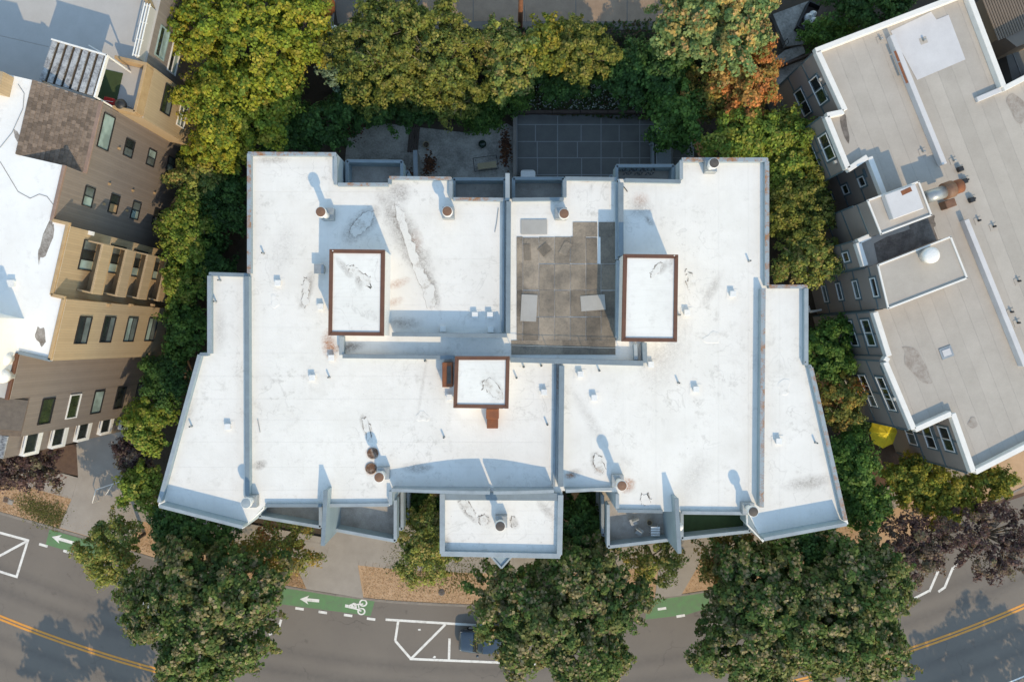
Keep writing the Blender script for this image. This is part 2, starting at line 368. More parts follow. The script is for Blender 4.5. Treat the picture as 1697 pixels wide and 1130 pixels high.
# kerb: a real step, with joints
kr = thing('kerb', None, None); kr['kind'] = 'structure'
inner = offset(kerb_line, -0.16)
n = len(kerb_line)
for i in range(0, n-1, 2):
    j = min(i+2, n-1)
    a = [kerb_line[i], kerb_line[(i+j)//2], kerb_line[j]]; b = [inner[j], inner[(i+j)//2], inner[i]]
    prism('kerb_stone', [tuple(p) for p in a] + [tuple(p) for p in b], -0.02, 0.125, M['kerb'], kr, .012)
gut = offset(kerb_line, 0.1)
tag(ribbon('gutter', kerb_line, gut, 0.004, M['kerb']), kind='structure')
verge_in = offset(kerb_line, -2.7); walk_in = offset(kerb_line, -4.7)
ln_a = offset(kerb_line, -0.17)
vg = ribbon('verge', ln_a, verge_in, 0.10, M['dry_soil']); tag(vg, kind='structure')
# pavement: separate slabs
pv = thing('pavement', None, None); pv['kind'] = 'structure'
acc = 0.0
wa = offset(kerb_line, -2.7); wb = offset(kerb_line, -4.5)
for i in range(n-1):
    a0, a1, b0, b1 = Vector(wa[i]), Vector(wa[i+1]), Vector(wb[i]), Vector(wb[i+1])
    m_ = max(1, int(round((a1-a0).length/1.8)))
    for k in range(m_):
        t0, t1 = k/m_, (k+1)/m_ - .012/(a1-a0).length
        prism('pavement_slab', [tuple(a0.lerp(a1, t0)), tuple(a0.lerp(a1, t1)), tuple(b0.lerp(b1, t1)), tuple(b0.lerp(b1, t0))], -.02, .12 + random.uniform(-.003, .003), M['concrete'], pv)
# concrete aprons (driveways) crossing the verge
def apron(pts, label=None):
    o = prism('driveway', [G(*p) for p in pts], -.02, .128, M['concrete']); tag(o, kind='structure'); return o
apron([(509, 975), (603, 990), (592, 926), (545, 919), (536, 900), (470, 890)])
apron([(545, 919), (592, 926), (660, 935), (690, 900), (690, 870), (545, 862)])
apron([(100, 873), (206, 905), (250, 850), (250, 800), (215, 735), (190, 690), (128, 735), (131, 788), (122, 823)])
apron([(1085, 990), (1128, 985), (1160, 930), (1150, 905), (1095, 905)])
tag(sheet('flower_bed', [G(*p) for p in ((60, 745), (128, 735), (131, 788), (70, 775))], .13, M['bark_mulch']), kind='structure')
tag(sheet('earth_bank', [G(*p) for p in ((1380, 640), (1560, 790), (1697, 770), (1760, 740), (1760, 800), (1640, 840), (1480, 870), (1400, 850))], .02, M['bark_mulch']), kind='structure')
tag(sheet('tan_path', [G(*p) for p in ((1560, 800), (1760, 735), (1760, 795), (1650, 830))], .03, M['tan_ground']), kind='structure')
# bank rising to the alley at the back
def hill(P):
    y = P[:, 1]; return np.clip((y - 18.2)/(23.2 - 18.2), 0, 1)*3.0*np.clip((20.5 - P[:, 0])/3.0, 0, 1)
def hz(x, y): return float(hill(np.array([[x, y]]))[0])
gx = [-24 + 44.5*i/30 for i in range(31)]; gy = [18.1 + 5.3*i/10 for i in range(11)] + [26, 32, 60]
V = [(x, y, hz(x, y) + (.12*math.sin(x*1.7)*math.sin(y*2.1) if 18.5 < y < 23 else 0) - .01) for y in gy for x in gx]
hb = mk('bank', V, [(j*31+i, j*31+i+1, (j+1)*31+i+1, (j+1)*31+i) for j in range(len(gy)-1) for i in range(30)], M['soil'], None, True); tag(hb, kind='structure')
def G3(px, py): return W2(px, py, 3.0)
tag(sheet('alley', [G3(*p) for p in ((480, -400), (1225, -400), (1225, 20), (1140, 50), (700, 50), (560, 40))], 3.02, M['asphalt']), kind='structure')
tag(sheet('alley_apron', [G3(*p) for p in ((520, -60), (560, -60), (552, 56), (515, 56))], 3.03, M['concrete']), kind='structure')
for i in range(5):
    x = 700 + i*85
    tag(sheet('alley_slab', [G3(x, -60), G3(x+83.5, -60), G3(x+83.5, 36), G3(x, 36)], 3.026, M['tan_ground']), kind='structure')
# patio and dark parking court behind the building
tag(sheet('patio', [G(*p) for p in ((575, 232), (590, 214), (640, 205), (700, 212), (770, 220), (840, 205), (852, 212), (852, 400), (560, 400))], .01, M['concrete_cool']), kind='structure')
pc = thing('parking_court', None, None, W(970, 250, 0)); pc['kind'] = 'structure'
ys = [180, 207, 235, 262, 290, 330]; xs = [857, 924, 996, 1060, 1140]
sheet('court_base', [G(*p) for p in ((850, 176), (1150, 176), (1150, 400), (850, 400))], .012, M['deck_line'], pc)
for j in range(5):
    for i in range(4):
        x0, x1 = xs[i], xs[i+1]; cuts = [x0, x1] if j == 0 else [x0, (x0+x1)/2 + random.uniform(-4, 4), x1]
        for a, b in zip(cuts[:-1], cuts[1:]):
            p = [G(a+.8, ys[j+1]-.8), G(b-.8, ys[j+1]-.8), G(b-.8, ys[j]+.8), G(a+.8, ys[j]+.8)]
            prism('court_slab', p, .0, .03 + random.uniform(0, .004), M['deck_dark'], pc)
# painted markings
def marking(name, pts, label, cat='road marking', mat='paint_white', z=.008, group=None):
    o = sheet(name, [G(*p) for p in pts], z, M[mat]); return tag(o, label, cat, group)
def stripe(bm, p, q, wd=4.2, z=.009):
    a = Vector(G(*p)); b = Vector(G(*q)); pts = seg_pts(a, b, wd*CAMZ/F, 0.0)
    bm.faces.new([bm.verts.new((x, y, z)) for x, y in pts])
def bay(name, label, parts):
    t = thing(name, label, 'road marking', (*G(*parts[0][0]), 0))
    for k, (p, q) in enumerate(parts):
        bm = bmesh.new(); stripe(bm, p, q, 4.0, .008 + k*.0012); mkbm('painted_line', bm, M['paint_white'], t)
bay('parking_box_marking', 'white parking box lines with a diagonal beside the dark blue car', [((639, 1026), (800, 1036)), ((660, 1028), (655, 1061)), ((655, 1061), (681, 1091)), ((738, 1034), (682, 1090)), ((745, 1057), (744, 1092)), ((679, 1091), (900, 1100))])
bay('parking_box_marking', 'white parking box lines with a diagonal at the left edge of the road', [((-60, 866), (47, 895)), ((47, 893), (27, 957)), ((27, 955), (-60, 928)), ((45, 896), (-40, 942))])
bay('parking_box_marking', 'short bent white line at the edge of the leftmost street tree', [((466, 1026), (461, 1043)), ((461, 1043), (446, 1051))])
bay('parking_box_marking', 'bent white parking lines under the purple tree on the right', [((1590, 930), (1579, 942)), ((1579, 940), (1565, 974)), ((1565, 973), (1555, 980)), ((1557, 940), (1540, 980)), ((1540, 978), (1515, 991))])
marking('bike_lane_marking', [(82, 877), (190, 908), (182, 932), (76, 902)], 'green painted bike lane patch beside the dry lawn on the left', 'bike lane', 'paint_green', .006)
marking('bike_lane_marking', [(470, 974), (621, 996), (614, 1020), (462, 1000)], 'green painted bike lane patch with arrow and bicycle in front of the driveway', 'bike lane', 'paint_green', .006)
marking('bike_lane_marking', [(1070, 996), (1175, 980), (1175, 1006), (1138, 1018), (1070, 1026)], 'green painted bike lane patch between the two big street trees', 'bike lane', 'paint_green', .006)
def arrow(tip, tail, label):
    a = Vector(G(*tip)); b = Vector(G(*tail)); d = (b-a).normalized(); nn = Vector((-d.y, d.x)); s = .04863
    P = [a, a + d*15*s + nn*7.5*s, a + d*12*s + nn*2.6*s, b + nn*2.6*s, b - nn*2.6*s, a + d*12*s - nn*2.6*s, a + d*15*s - nn*7.5*s]
    o = mk('arrow_marking', [(p.x, p.y, .0125) for p in P], [[0, 1, 2], [0, 2, 5], [2, 3, 4, 5], [0, 5, 6]], M['paint_white']); tag(o, label, 'road marking')
arrow((86, 889), (125, 900), 'white arrow on the left green bike lane patch')
arrow((497, 992), (529, 995), 'white arrow on the bike lane patch in front of the driveway')
bt = thing('bicycle_symbol', 'white bicycle symbol painted on the green bike lane patch', 'road marking', (*G(595, 1005), 0))
def ring(name, c, r0, r1):
    bm = bmesh.new(); C = Vector(G(*c)); s = .04863; nn = 20
    A = [bm.verts.new((C.x + r0*s*math.cos(i*2*math.pi/nn)*1.12, C.y + r0*s*math.sin(i*2*math.pi/nn), .0125)) for i in range(nn)]
    B = [bm.verts.new((C.x + r1*s*math.cos(i*2*math.pi/nn)*1.12, C.y + r1*s*math.sin(i*2*math.pi/nn), .0125)) for i in range(nn)]
    for i in range(nn): bm.faces.new((A[i], A[(i+1) % nn], B[(i+1) % nn], B[i]))
    mkbm(name, bm, M['paint_white'], bt)
ring('wheel', (602, 998.5), 3.9, 6.1); ring('wheel', (599, 1012.5), 3.9, 6.1)
for k, (p, q, wd) in enumerate((((572, 1003), (577, 1004), 5), ((577, 1004), (588, 999), 3), ((588, 999), (590, 1007), 4), ((577, 1005), (590, 1008), 3), ((582, 1001), (586, 1007), 4), ((590, 1001), (602, 1000), 2.4), ((590, 1008), (599, 1012), 2.4), ((594, 1002), (596, 1012), 2))):
    bm = bmesh.new(); stripe(bm, p, q, wd, .0125 + .0012*(k+1)); mkbm('frame_stroke', bm, M['paint_white'], bt)
for (x, y, s), where in zip(((72, 903, .29), (112, 914, .29), (496.5, 1008, .15), (535, 1014, .15), (577, 1019, .14), (615, 1025, .13), (1097, 1008, -.14), (1128, 1020, -.16)),
        ('nearest the left parking box', 'under the left green patch', 'first right of the leftmost big tree', 'second right of the leftmost big tree', 'below the bicycle symbol', 'beside the corner of the centre parking box', 'inside the green patch between the big trees', 'below the green patch between the big trees')):
    bm = bmesh.new(); stripe(bm, (x-7, y-7*s), (x+7, y+7*s), 4.2, .0135)
    tag(mkbm('lane_dash', bm, M['paint_white']), 'white lane dash ' + where, 'road marking', 'dashes along the bike lane')
for nm, dd, lb in (('yellow_line', -.13, 'inner solid yellow centre line of the road'), ('yellow_line', .13, 'outer solid yellow centre line of the road')):
    A, B = [], []
    for k in range(90):
        a = R_(228 + k*84/89)
        for L, rr in ((A, YR+dd-.085), (B, YR+dd+.085)): L.append((YC[0] + rr*math.cos(a), YC[1] + rr*math.sin(a)))
    tag(ribbon(nm, A, B, .008, M['paint_yellow']), lb, 'road marking')
for dd, lb in ((5.2, 'inner thin white lane line beyond the yellow lines'), (5.75, 'outer thin white lane line beyond the yellow lines')):
    A, B = [], []
    for k in range(60):
        a = R_(290 + k*22/59)
        for L, rr in ((A, YR+dd-.06), (B, YR+dd+.06)): L.append((YC[0] + rr*math.cos(a), YC[1] + rr*math.sin(a)))
    tag(ribbon('white_line', A, B, .008, M['paint_white']), lb, 'road marking')
for p, lb in (((696, 1043), 'small worn white paint mark near the top of the centre parking box'), ((720, 1088), 'small worn white paint mark near the bottom of the centre parking box')):
    c = Vector(G(*p)); tag(mk('paint_scrap', [(c.x+random.uniform(.06, .18)*math.cos(a), c.y+random.uniform(.05, .13)*math.sin(a), .0095) for a in [k*.9 for k in range(7)]], [list(range(7))], M['paint_white']), lb, 'road marking')

# dry lawn blades (nobody could count these)
def blades(name, label, polys, z, count, cols, h, rng, fat=1.0, zf=None, jit=0.0):
    V, C = [], []
    for poly in polys:
        P = np.array([G(*p) for p in poly]); lo, hi = P.min(0), P.max(0)
        k = 0
        pts = rng.uniform(lo, hi, (count*3, 2))
        x, y = pts[:, 0], pts[:, 1]; ins = np.zeros(len(pts), bool)
        for i in range(len(P)):
            a, b = P[i], P[(i+1) % len(P)]
            cnd = (a[1] > y) != (b[1] > y)
            ins ^= cnd & (x < (b[0]-a[0])*(y-a[1])/(b[1]-a[1]+1e-12)+a[0])
        V.append(pts[ins][:count])
    P = np.concatenate(V); n = len(P); P = P + rng.normal(size=P.shape)*jit
    ang = rng.uniform(0, 2*np.pi, n); L = rng.uniform(.4, 1.2, n)*h; wd = rng.uniform(.015, .04, n)*fat
    z = np.full(n, z) if zf is None else zf(P)+z
    d = np.c_[np.cos(ang), np.sin(ang)]
    b0 = np.c_[P - d[:, ::-1]*[1, -1]*wd[:, None], z]; b1 = np.c_[P + d[:, ::-1]*[1, -1]*wd[:, None], z]
    t = np.c_[P + d*L[:, None]*.9, z + L*.6]
    VV = np.stack([b0, b1, t], 1).reshape(-1, 3)
    cl = np.array(cols); cc = cl[rng.integers(0, len(cl), n)]*rng.uniform(.7, 1.25, (n, 1)); cc = np.repeat(np.c_[cc, np.ones(n)], 3, 0)
    o = rawmesh(name, VV, 3, cc, M['leaf']); tag(o, label, 'grass', kind='stuff'); return o
def rawmesh(name, V, k, cols, mat, parent=None, center=None):
    n = len(V)//k; me = bpy.data.meshes.new(name)
    c = np.array(center if center is not None else V.mean(0)); V = V - c
    me.vertices.add(len(V)); me.vertices.foreach_set('co', V.astype(np.float32).ravel())
    me.loops.add(len(V)); me.loops.foreach_set('vertex_index', np.arange(len(V), dtype=np.int32))
    me.polygons.add(n); me.polygons.foreach_set('loop_start', np.arange(0, len(V), k, dtype=np.int32))
    me.update(calc_edges=True)
    ca = me.color_attributes.new('Col', 'FLOAT_COLOR', 'POINT'); ca.data.foreach_set('color', cols.astype(np.float32).ravel())
    me.materials.append(mat); return link(name, me, parent, c)
rng = np.random.default_rng(3)
blades('dry_grass', 'dry straw coloured grass on the verges along the road', [[(605, 992), (780, 1003), (780, 945), (690, 935), (597, 930)], [(0, 848), (100, 872), (120, 825), (60, 800), (0, 800)], [(470, 968), (508, 974), (530, 905), (480, 900)], [(300, 930), (470, 968), (500, 900), (330, 870)], [(780, 1004), (1085, 990), (1085, 930), (780, 945)], [(1135, 982), (1450, 905), (1420, 850), (1150, 925)], [(100, 872), (300, 930), (320, 880), (230, 840)]], .10, 5500, [(.58, .40, .24), (.62, .45, .29), (.48, .32, .18), (.55, .38, .21)], .07, rng)
blades('green_grass', 'patchy green grass on the verge beside the front bay', [[(640, 935), (690, 965), (790, 975), (790, 900), (650, 895)], [(30, 825), (105, 850), (100, 868), (60, 850), (40, 835)]], .10, 2600, [(.16, .17, .04), (.12, .15, .035), (.2, .17, .06)], .14, rng, 1.6, None, .45)
blades('white_ground_flowers', 'white flowering ground cover along the back of the parking court', [[(800, 180), (850, 152), (930, 143), (1060, 165), (1075, 183), (1000, 184), (860, 183)]], .12, 1700, [(.62, .68, .62), (.7, .75, .7), (.06, .11, .03), (.07, .12, .035), (.08, .13, .03)], .17, rng, 2.2, hill)
blades('ivy', 'green ivy covering the bank behind the parking court', [[(560, 190), (580, 90), (1120, 60), (1200, 150), (1080, 200), (840, 186), (700, 205)]], .05, 9000, [(.05, .10, .03), (.07, .12, .03), (.09, .11, .035), (.12, .085, .045)], .25, rng, 3.5, hill)

# ------------------------------------------------------------------ main white-roofed building
R = 11.5
mb = thing('apartment_building', 'wide apartment building with white membrane roof and blue grey parapets in the centre', 'building', (0, 0, 0))
OUT = [(411, 253), (557, 254), (557, 305), (645, 305), (645, 293), (748, 294), (748, 329), (841, 330), (935, 329), (935, 295), (1130, 299), (1130, 263), (1273, 263), (1273, 474),
       (1338, 473), (1338, 605), (1345, 606), (1406, 868), (1264, 896), (1240, 850), (1022, 846), (1022, 815), (932, 813), (929, 922), (731, 918), (733, 813), (646, 812), (646, 838), (437, 838), (404, 875), (262, 838), (331, 585), (346, 585), (346, 452), (411, 454)]
OUTW = PL(OUT, R)
prism('wall', OUTW, 0, R-.05, M['blue_siding'], mb)
roofp = sheet('roof', OUTW, R-.02, M['roof_white'], mb)
# membrane rolls as separate sheets: clip the outline by parallel cuts
def strips(name, outline, cuts, axis, z, mat, parent, gap=.005, lim=None, dz=.004):
    ax = Vector((axis[0], axis[1], 0)).normalized()
    for a, b in zip(cuts[:-1], cuts[1:]):
        bm = bmesh.new(); bm.faces.new([bm.verts.new((x, y, z)) for x, y in outline]); bm.normal_update(); bmesh.ops.triangulate(bm, faces=bm.faces[:])
        planes = [(ax*(a+gap/2), ax, True), (ax*(b-gap/2), ax, False)] + (lim or [])
        for co, no, inner_ in planes:
            bmesh.ops.bisect_plane(bm, geom=bm.verts[:]+bm.edges[:]+bm.faces[:], plane_co=co, plane_no=no, clear_inner=inner_, clear_outer=not inner_)
        if not bm.faces: bm.free(); continue
        bmesh.ops.dissolve_limit(bm, angle_limit=.01, verts=bm.verts[:], edges=bm.edges[:])
        h = random.uniform(.008, .008+dz); left = set(bm.faces)
        while left:
            st = [left.pop()]; isl = list(st)
            while st:
                for e in st.pop().edges:
                    for g_ in e.link_faces:
                        if g_ in left: left.discard(g_); st.append(g_); isl.append(g_)
            b2 = bmesh.new(); vm = {}
            for f in isl: b2.faces.new([vm.setdefault(v, None) or vm.__setitem__(v, b2.verts.new(v.co)) or vm[v] for v in f.verts])
            ex = bmesh.ops.extrude_face_region(b2, geom=b2.faces[:])
            for e in ex['geom']:
                if isinstance(e, bmesh.types.BMVert): e.co.z += h
            mkbm(name, b2, mat, parent)
        bm.free()
kR = (CAMZ-R)/F
xdiv = (928-CX)*kR
strips('roof_sheet', OUTW, [(CY - y)*kR + random.uniform(-.12, .12) for y in range(925, 240, -38)] + [13], (0, 1), R-.015, M['roof_white'], roofp, lim=[(Vector((xdiv, 0, 0)), Vector((1, 0, 0)), False)])
strips('roof_sheet', OUTW, [(x - CX)*kR + (random.uniform(-.15, .15) if x > 928 else 0) for x in range(928, 1420, 52)] + [22], (1, 0), R-.015, M['roof_white'], roofp)
# parapets
PC = [0]
def para(p, q, wd, h, mat='cap', ext=0.0, z=R, name='parapet'):
    PC[0] += 1; zt = z+h+.0017*(PC[0] % 9); a = W(p[0], p[1], zt); b = W(q[0], q[1], zt)
    o = seg(name, a, b, wd, z-.01, zt, M['blue_panel'], mb, ext)
    d = (b-a).xy.normalized()
    seg('coping', a, b, wd+.03, zt+.002, zt+.03, M[mat], o, ext+.01); return o
for p, q, wd, h, mt in [
    ((413, 255), (413, 453), .24, .3, 'cap_rust'), ((411, 255), (557, 256), .22, .25, 'cap_rust'), ((556, 259), (556, 306), .2, .25, 'cap_pale'), ((560, 306), (643, 306), .2, .25, 'cap_rust'),
    ((646, 305), (646, 296), .2, .25, 'cap'), ((645, 295), (747, 296), .2, .25, 'cap_rust'), ((747, 300), (747, 329), .2, .25, 'cap_pale'), ((751, 330), (836, 331), .2, .25, 'cap_rust'),
    ((849, 331), (934, 330), .2, .25, 'cap'), ((936, 327), (936, 298), .2, .25, 'cap'), ((937, 296), (1022, 297), .22, .25, 'cap'), ((1036, 299), (1128, 301), .22, .25, 'cap'), ((1129, 297), (1129, 266), .2, .25, 'cap_pale'),
    ((1130, 265), (1272, 265), .25, .28, 'cap_rust'), ((1271, 268), (1271, 473), .25, .3, 'cap_rust'),
    ((347, 454), (411, 456), .22, .25, 'cap'), ((347, 457), (347, 586), .24, .3, 'cap_pale'), ((345, 587), (332, 587), .2, .3, 'cap'), ((331, 588), (264, 832), .24, .32, 'cap_pale'),
    ((1274, 475), (1337, 475), .22, .25, 'cap_rust'), ((1336, 478), (1336, 605), .24, .3, 'cap_pale'), ((1338, 607), (1344, 607), .2, .3, 'cap'), ((1344, 609), (1401, 862), .24, .32, 'cap_rust'),
    ((409, 458), (410, 832), .26, .45, 'cap'), ((1265, 478), (1262, 840), .26, .5, 'cap_rust'),
    ((843, 334), (842, 552), .26, .65, 'cap'), ((834, 334), (833, 550), .14, .2, 'cap_pale'),
    ((1029, 303), (1029, 424), .3, .62, 'cap'), ((1022, 303), (1022, 430), .14, .3, 'cap_pale'), ((1025, 432), (1024, 560), .26, .55, 'cap_pale'),
    ((650, 554), (840, 556), .22, 1.0, 'cap'), ((566, 558), (566, 588), .26, .45, 'cap_pale'), ((568, 590), (752, 592), .24, .55, 'cap'), ((846, 596), (1066, 602), .3, .6, 'cap'), ((1068, 568), (1069, 601), .26, .55, 'cap'), ((1053, 570), (1054, 596), .2, .4, 'cap_pale'),
    ((931, 606), (929, 806), .3, .7, 'cap'), ((920, 604), (918, 806), .12, .16, 'cap_pale'),
    ((733, 818), (733, 917), .3, .3, 'cap_pale'), ((929, 820), (927, 919), .32, .3, 'cap_pale'), ((731, 917), (928, 921), .3, .3, 'cap_pale'), ((735, 822), (927, 823), .45, .22, 'cap'),
    ((647, 814), (647, 836), .2, .3, 'cap_pale'), ((440, 837), (533, 837), .2, .16, 'cap'), ((545, 837), (644, 836), .2, .16, 'cap_pale'), ((1024, 846), (1098, 847), .2, .16, 'cap'), ((1130, 849), (1236, 850), .2, .16, 'cap_pale'), ((1023, 818), (1023, 842), .2, .3, 'cap_pale')]:
    para(p, q, wd, h, mt)
# street front parapet with its curved crest
def crest(p, q, hs, wd=.2):
    a = W(p[0], p[1], R+.9); b = W(q[0], q[1], R+.9); k = len(hs)-1; d = (b-a).xy.normalized(); nn = Vector((-d.y, d.x))*wd/2; V, Fc = [], []
    for i, h in enumerate(hs):
        c = a.xy.lerp(b.xy, i/k)
        for s in (-1, 1):
            e = c + nn*s; V += [(e.x, e.y, R-.01), (e.x, e.y, R+h)]
    for i in range(k):
        o = i*4
        Fc += [(o, o+4, o+5, o+1), (o+2, o+3, o+7, o+6), (o+1, o+5, o+7, o+3), (o, o+2, o+6, o+4)]
    Fc += [(0, 1, 3, 2), (k*4, k*4+2, k*4+3, k*4+1)]
    return mk('crest_parapet', V, Fc, M['cap_pale'], mb)
crest((648, 813), (812, 814), [.75, .85, 1.0, 1.12, 1.22, 1.28, 1.3]); crest((818, 814), (918, 814), [1.3, 1.28, 1.22, 1.12, 1.0, .9]); crest((938, 814), (1018, 814), [.85, .7, .5, .3, .2])
# tall street-side parapets of the two wings
para((264, 838), (402, 873), .2, .85, 'cap_pale'); para((1266, 893), (1403, 868), .2, .85, 'cap_pale')
# pointed bay under the front block
V = [W(814, 922, R-.25), W(847, 922, R-.25), W(831, 942, R-.25), W(814, 922, R-.25) - Vector((0, 0, 6)), W(847, 922, R-.25) - Vector((0, 0, 6)), W(831, 942, R-.25) - Vector((0, 0, 6))]
bay_o = mk('pointed_bay', V, [(0, 2, 1), (3, 4, 5), (0, 1, 4, 3), (1, 2, 5, 4), (2, 0, 3, 5)], M['blue_panel'], mb)
for p, q in (((814, 922), (831, 941)), ((848, 922), (831, 941))): seg('coping', W(*p, R-.15), W(*q, R-.15), .12, R-.24, R-.14, M['cap_pale'], bay_o)
# party fin between the back terraces
fa, fb = W(841, 287, R+.5), W(841, 332, R+.5)
seg('party_fin', fa, fb, .28, 5.0, R+.5, M['cap_pale'], mb)
# stepped fins over the street balconies
for (p, q) in (((540, 812), (535, 904)), ((1121, 825), (1126, 917))):
    a = W(*p, R+1.0); b = W(*q, R+1.0); o = seg('balcony_fin', a, b, .22, 2.8, R+1.0, M['blue_panel'], mb); seg('coping', a, b, .27, R+1.002, R+1.03, M['cap'], o)
# balconies: street side, three storeys
def balcony(name, front, back, z, floor='balc_floor', th=.16, lev=0, mat='cap_pale'):
    """front: list of px points along the rail (at rail height, top storey); back: world y"""
    P = [W(x, y, 9.8) for x, y in front]
    poly = [(p.x, p.y) for p in P] + [(P[-1].x, back), (P[0].x, back)]
    o = prism(name, poly, z-.18, z, M[floor], mb)
    ring_ = [P[i] for i in range(len(P))]
    ends = [Vector((P[0].x, back, 0))] + ring_ + [Vector((P[-1].x, back, 0))]
    for a, b in zip(ends[:-1], ends[1:]):
        w_ = seg('rail_wall', a, b, th, z+.002, z+1.08, M['blue_panel'], o); seg('rail_cap', a, b, th+.06, z+1.082, z+1.12, M[mat], o, .03)
    return o
for k in range(3):
    z = 8.7 - 2.8*k
    balcony('balcony', [(430, 856), (531, 873)], -10.55, z); balcony('balcony', [(541, 875), (655, 896)], -10.55, z)
    balcony('balcony', [(1008, 906), (1118, 893)], -10.85, z); balcony('balcony', [(1130, 892), (1243, 880)], -10.85, z, 'turf' if k == 0 else 'balc_floor')
    # rear terraces
    balcony('balcony', [(666, 268), (575, 267)], 9.95, z, mat='cap'); balcony('balcony', [(837, 297), (752, 297)], 9.0, z, mat='cap')
    balcony('balcony', [(934, 296), (851, 296)], 9.0, z, mat='cap'); balcony('balcony', [(1116, 275), (1022, 275)], 10.15, z, mat='cap')
# openwork screen on the rear right terrace
sp, sq = W(1031, 285, 9.5), W(1086, 285, 9.5)
bm = bmesh.new(); k = 6
for i in range(k):
    x0 = sp.x + (sq.x-sp.x)*i/k; x1 = sp.x + (sq.x-sp.x)*(i+1)/k - .03
    for s in (0, 1):
        y0 = sp.y - .22 + s*.24
        xm = (x0+x1)/2
        bprism(bm, [(x0, y0), (xm-.02, y0), (x0, y0+.2)] if (i+s) % 2 else [(x1, y0), (x1, y0+.2), (xm+.02, y0+.2)], 9.45, 9.5)
        bprism(bm, [(xm, y0+.02), (x1-.02, y0+.19), (xm, y0+.19)] if (i+s) % 2 else [(xm, y0), (xm, y0+.17), (x0+.02, y0)], 9.45, 9.5)
mkbm('openwork_screen', bm, M['black'], mb)
# deck rail of thin pipe
dr = thing('deck_rail', 'thin pipe railing along the south side of the brown roof mats', 'railing', W(930, 575, R))
pa, pb = W(846, 572, R+.55), W(1028, 577, R+.55)
for h in (0,): tube('rail_pipe', pa + Vector((0, 0, h)), pb + Vector((0, 0, h)), .014, .014, M['galv'], dr, 6)
for t in (.0, .33, .66, 1.0):
    q = pa.lerp(pb, t); tube('rail_post', (q.x, q.y, R), (q.x, q.y, R+.57), .022, .022, M['galv'], dr, 6)

# penthouses (stair heads): walls, brown edge trim, white roof
def penthouse(corners, h, skew=None):
    zt = R+h; P = PL(corners, zt)
    o = prism('stair_head', P, R-.01, zt-.06, M['white_paint'], mb)
    cx = sum(p[0] for p in P)/4; cy = sum(p[1] for p in P)/4
    prism('stair_head_roof', [(cx+(x-cx)*.97, cy+(y-cy)*.98) for x, y in P], zt-.05, zt-.015, M['box_white'], o)
    for a, b in zip(P, P[1:]+P[:1]):
        a = Vector(a); b = Vector(b); d = (b-a).normalized(); nn = Vector((-d.y, d.x))
        if (Vector((cx, cy)) - a).dot(nn) < 0: nn = -nn
        pts = [a - d*.02 - nn*.03, b + d*.02 - nn*.03, b - d*.17 + nn*.2, a + d*.17 + nn*.2]
        bm = bmesh.new(); bprism(bm, [tuple(p) for p in pts], zt-.16, zt+.05); mkbm('edge_trim', bm, M['brown_trim'], o)
    return o, zt
ph1, z1 = penthouse([(547, 414), (637, 415), (635, 556), (545, 555)], 2.2)
ph2, z2 = penthouse([(1034, 422), (1123, 423), (1121, 566), (1031, 565)], 2.2)
ph3, z3 = penthouse([(755, 591), (844, 591), (842, 676), (752, 675)], 1.8)
# rust coloured louvre and flashing on the small stair head
c = W(741, 621, R+.9); rl = box('rusted_hood', c.x, c.y, R, R+.9, .62, 1.55, M['rust'], mb, 0, .02); box('hood_slot', c.x+.12, c.y, R+.902, R+.915, .25, 1.1, M['dark_cap'], rl)
c = W(816, 686, R+1.1); box('rusted_flashing', c.x, c.y, R, R+1.1, .78, .62, M['rust'], mb, 0, .02); c = W(816, 700, R+.7); box('rusted_flashing', c.x, c.y, R, R+.7, .7, .75, M['rust'], mb, 0, .02)
# downpipes at penthouse corners
for p, z in (((552, 416), z1), ((1117, 424), z2), ((835, 677), z3)):
    q = W(*p, z); tube('downpipe', (q.x, q.y, R), (q.x, q.y, z+.1), .035, .035, M['white_paint'], mb, 8)
# chimney flues: curb box, pipe, round cap
def flue(cap_px, base_px, h, capm, sq=.75, rc=.33):
    b = W(*base_px, R); q = W(*cap_px, R+h)
    o = box('chimney', b.x, b.y, R-.01, R+.5, sq, sq, M['galv'], mb, 0, .02)
    pth = Vector((q.x, q.y, R+h))
    lathe('flue_pipe', (q.x, q.y, R), [(.2, .3), (.2, h-.25)], M['white_paint'], o, 16)
    lathe('flue_cap', (q.x, q.y, R+h-.32), [(rc-.03, 0), (rc, .02), (rc, .24), (rc-.02, .27)], M['white_paint'], o, 22, False)
    lathe('cap_lid', (q.x, q.y, R+h-.05), [(rc-.04, 0), (rc-.04, .02), (.02, .05)], M[capm], o, 22, False)
for a in (((531, 351), (546, 357), 1.9, 'rust_cap'), ((741, 350), (744, 355), 1.5, 'rust_cap'), ((935, 354), (929, 356), 1.5, 'rust_cap'), ((1184, 270), (1175, 279), 1.5, 'dark_cap'),
          ((628, 791), (637, 782), 1.7, 'rust_cap'), ((1031, 805), (1022, 794), 1.9, 'rust_cap'), ((829, 872), (831, 861), 1.5, 'dark_cap'), ((1249, 848), (1236, 840), 1.5, 'dark_cap'), ((407, 834), (420, 828), 1.4, 'cap_pale')): flue(*a)
# rusted remains of removed flues
for x, y in ((618, 751), (615, 776)):
    q = W(x, y, R); lathe('rusted_flue_ring', (q.x, q.y, R), [(.36, .0), (.36, .06), (.3, .07), (.28, .03), (.02, .03)], M['rust_deep'], mb, 18, False)
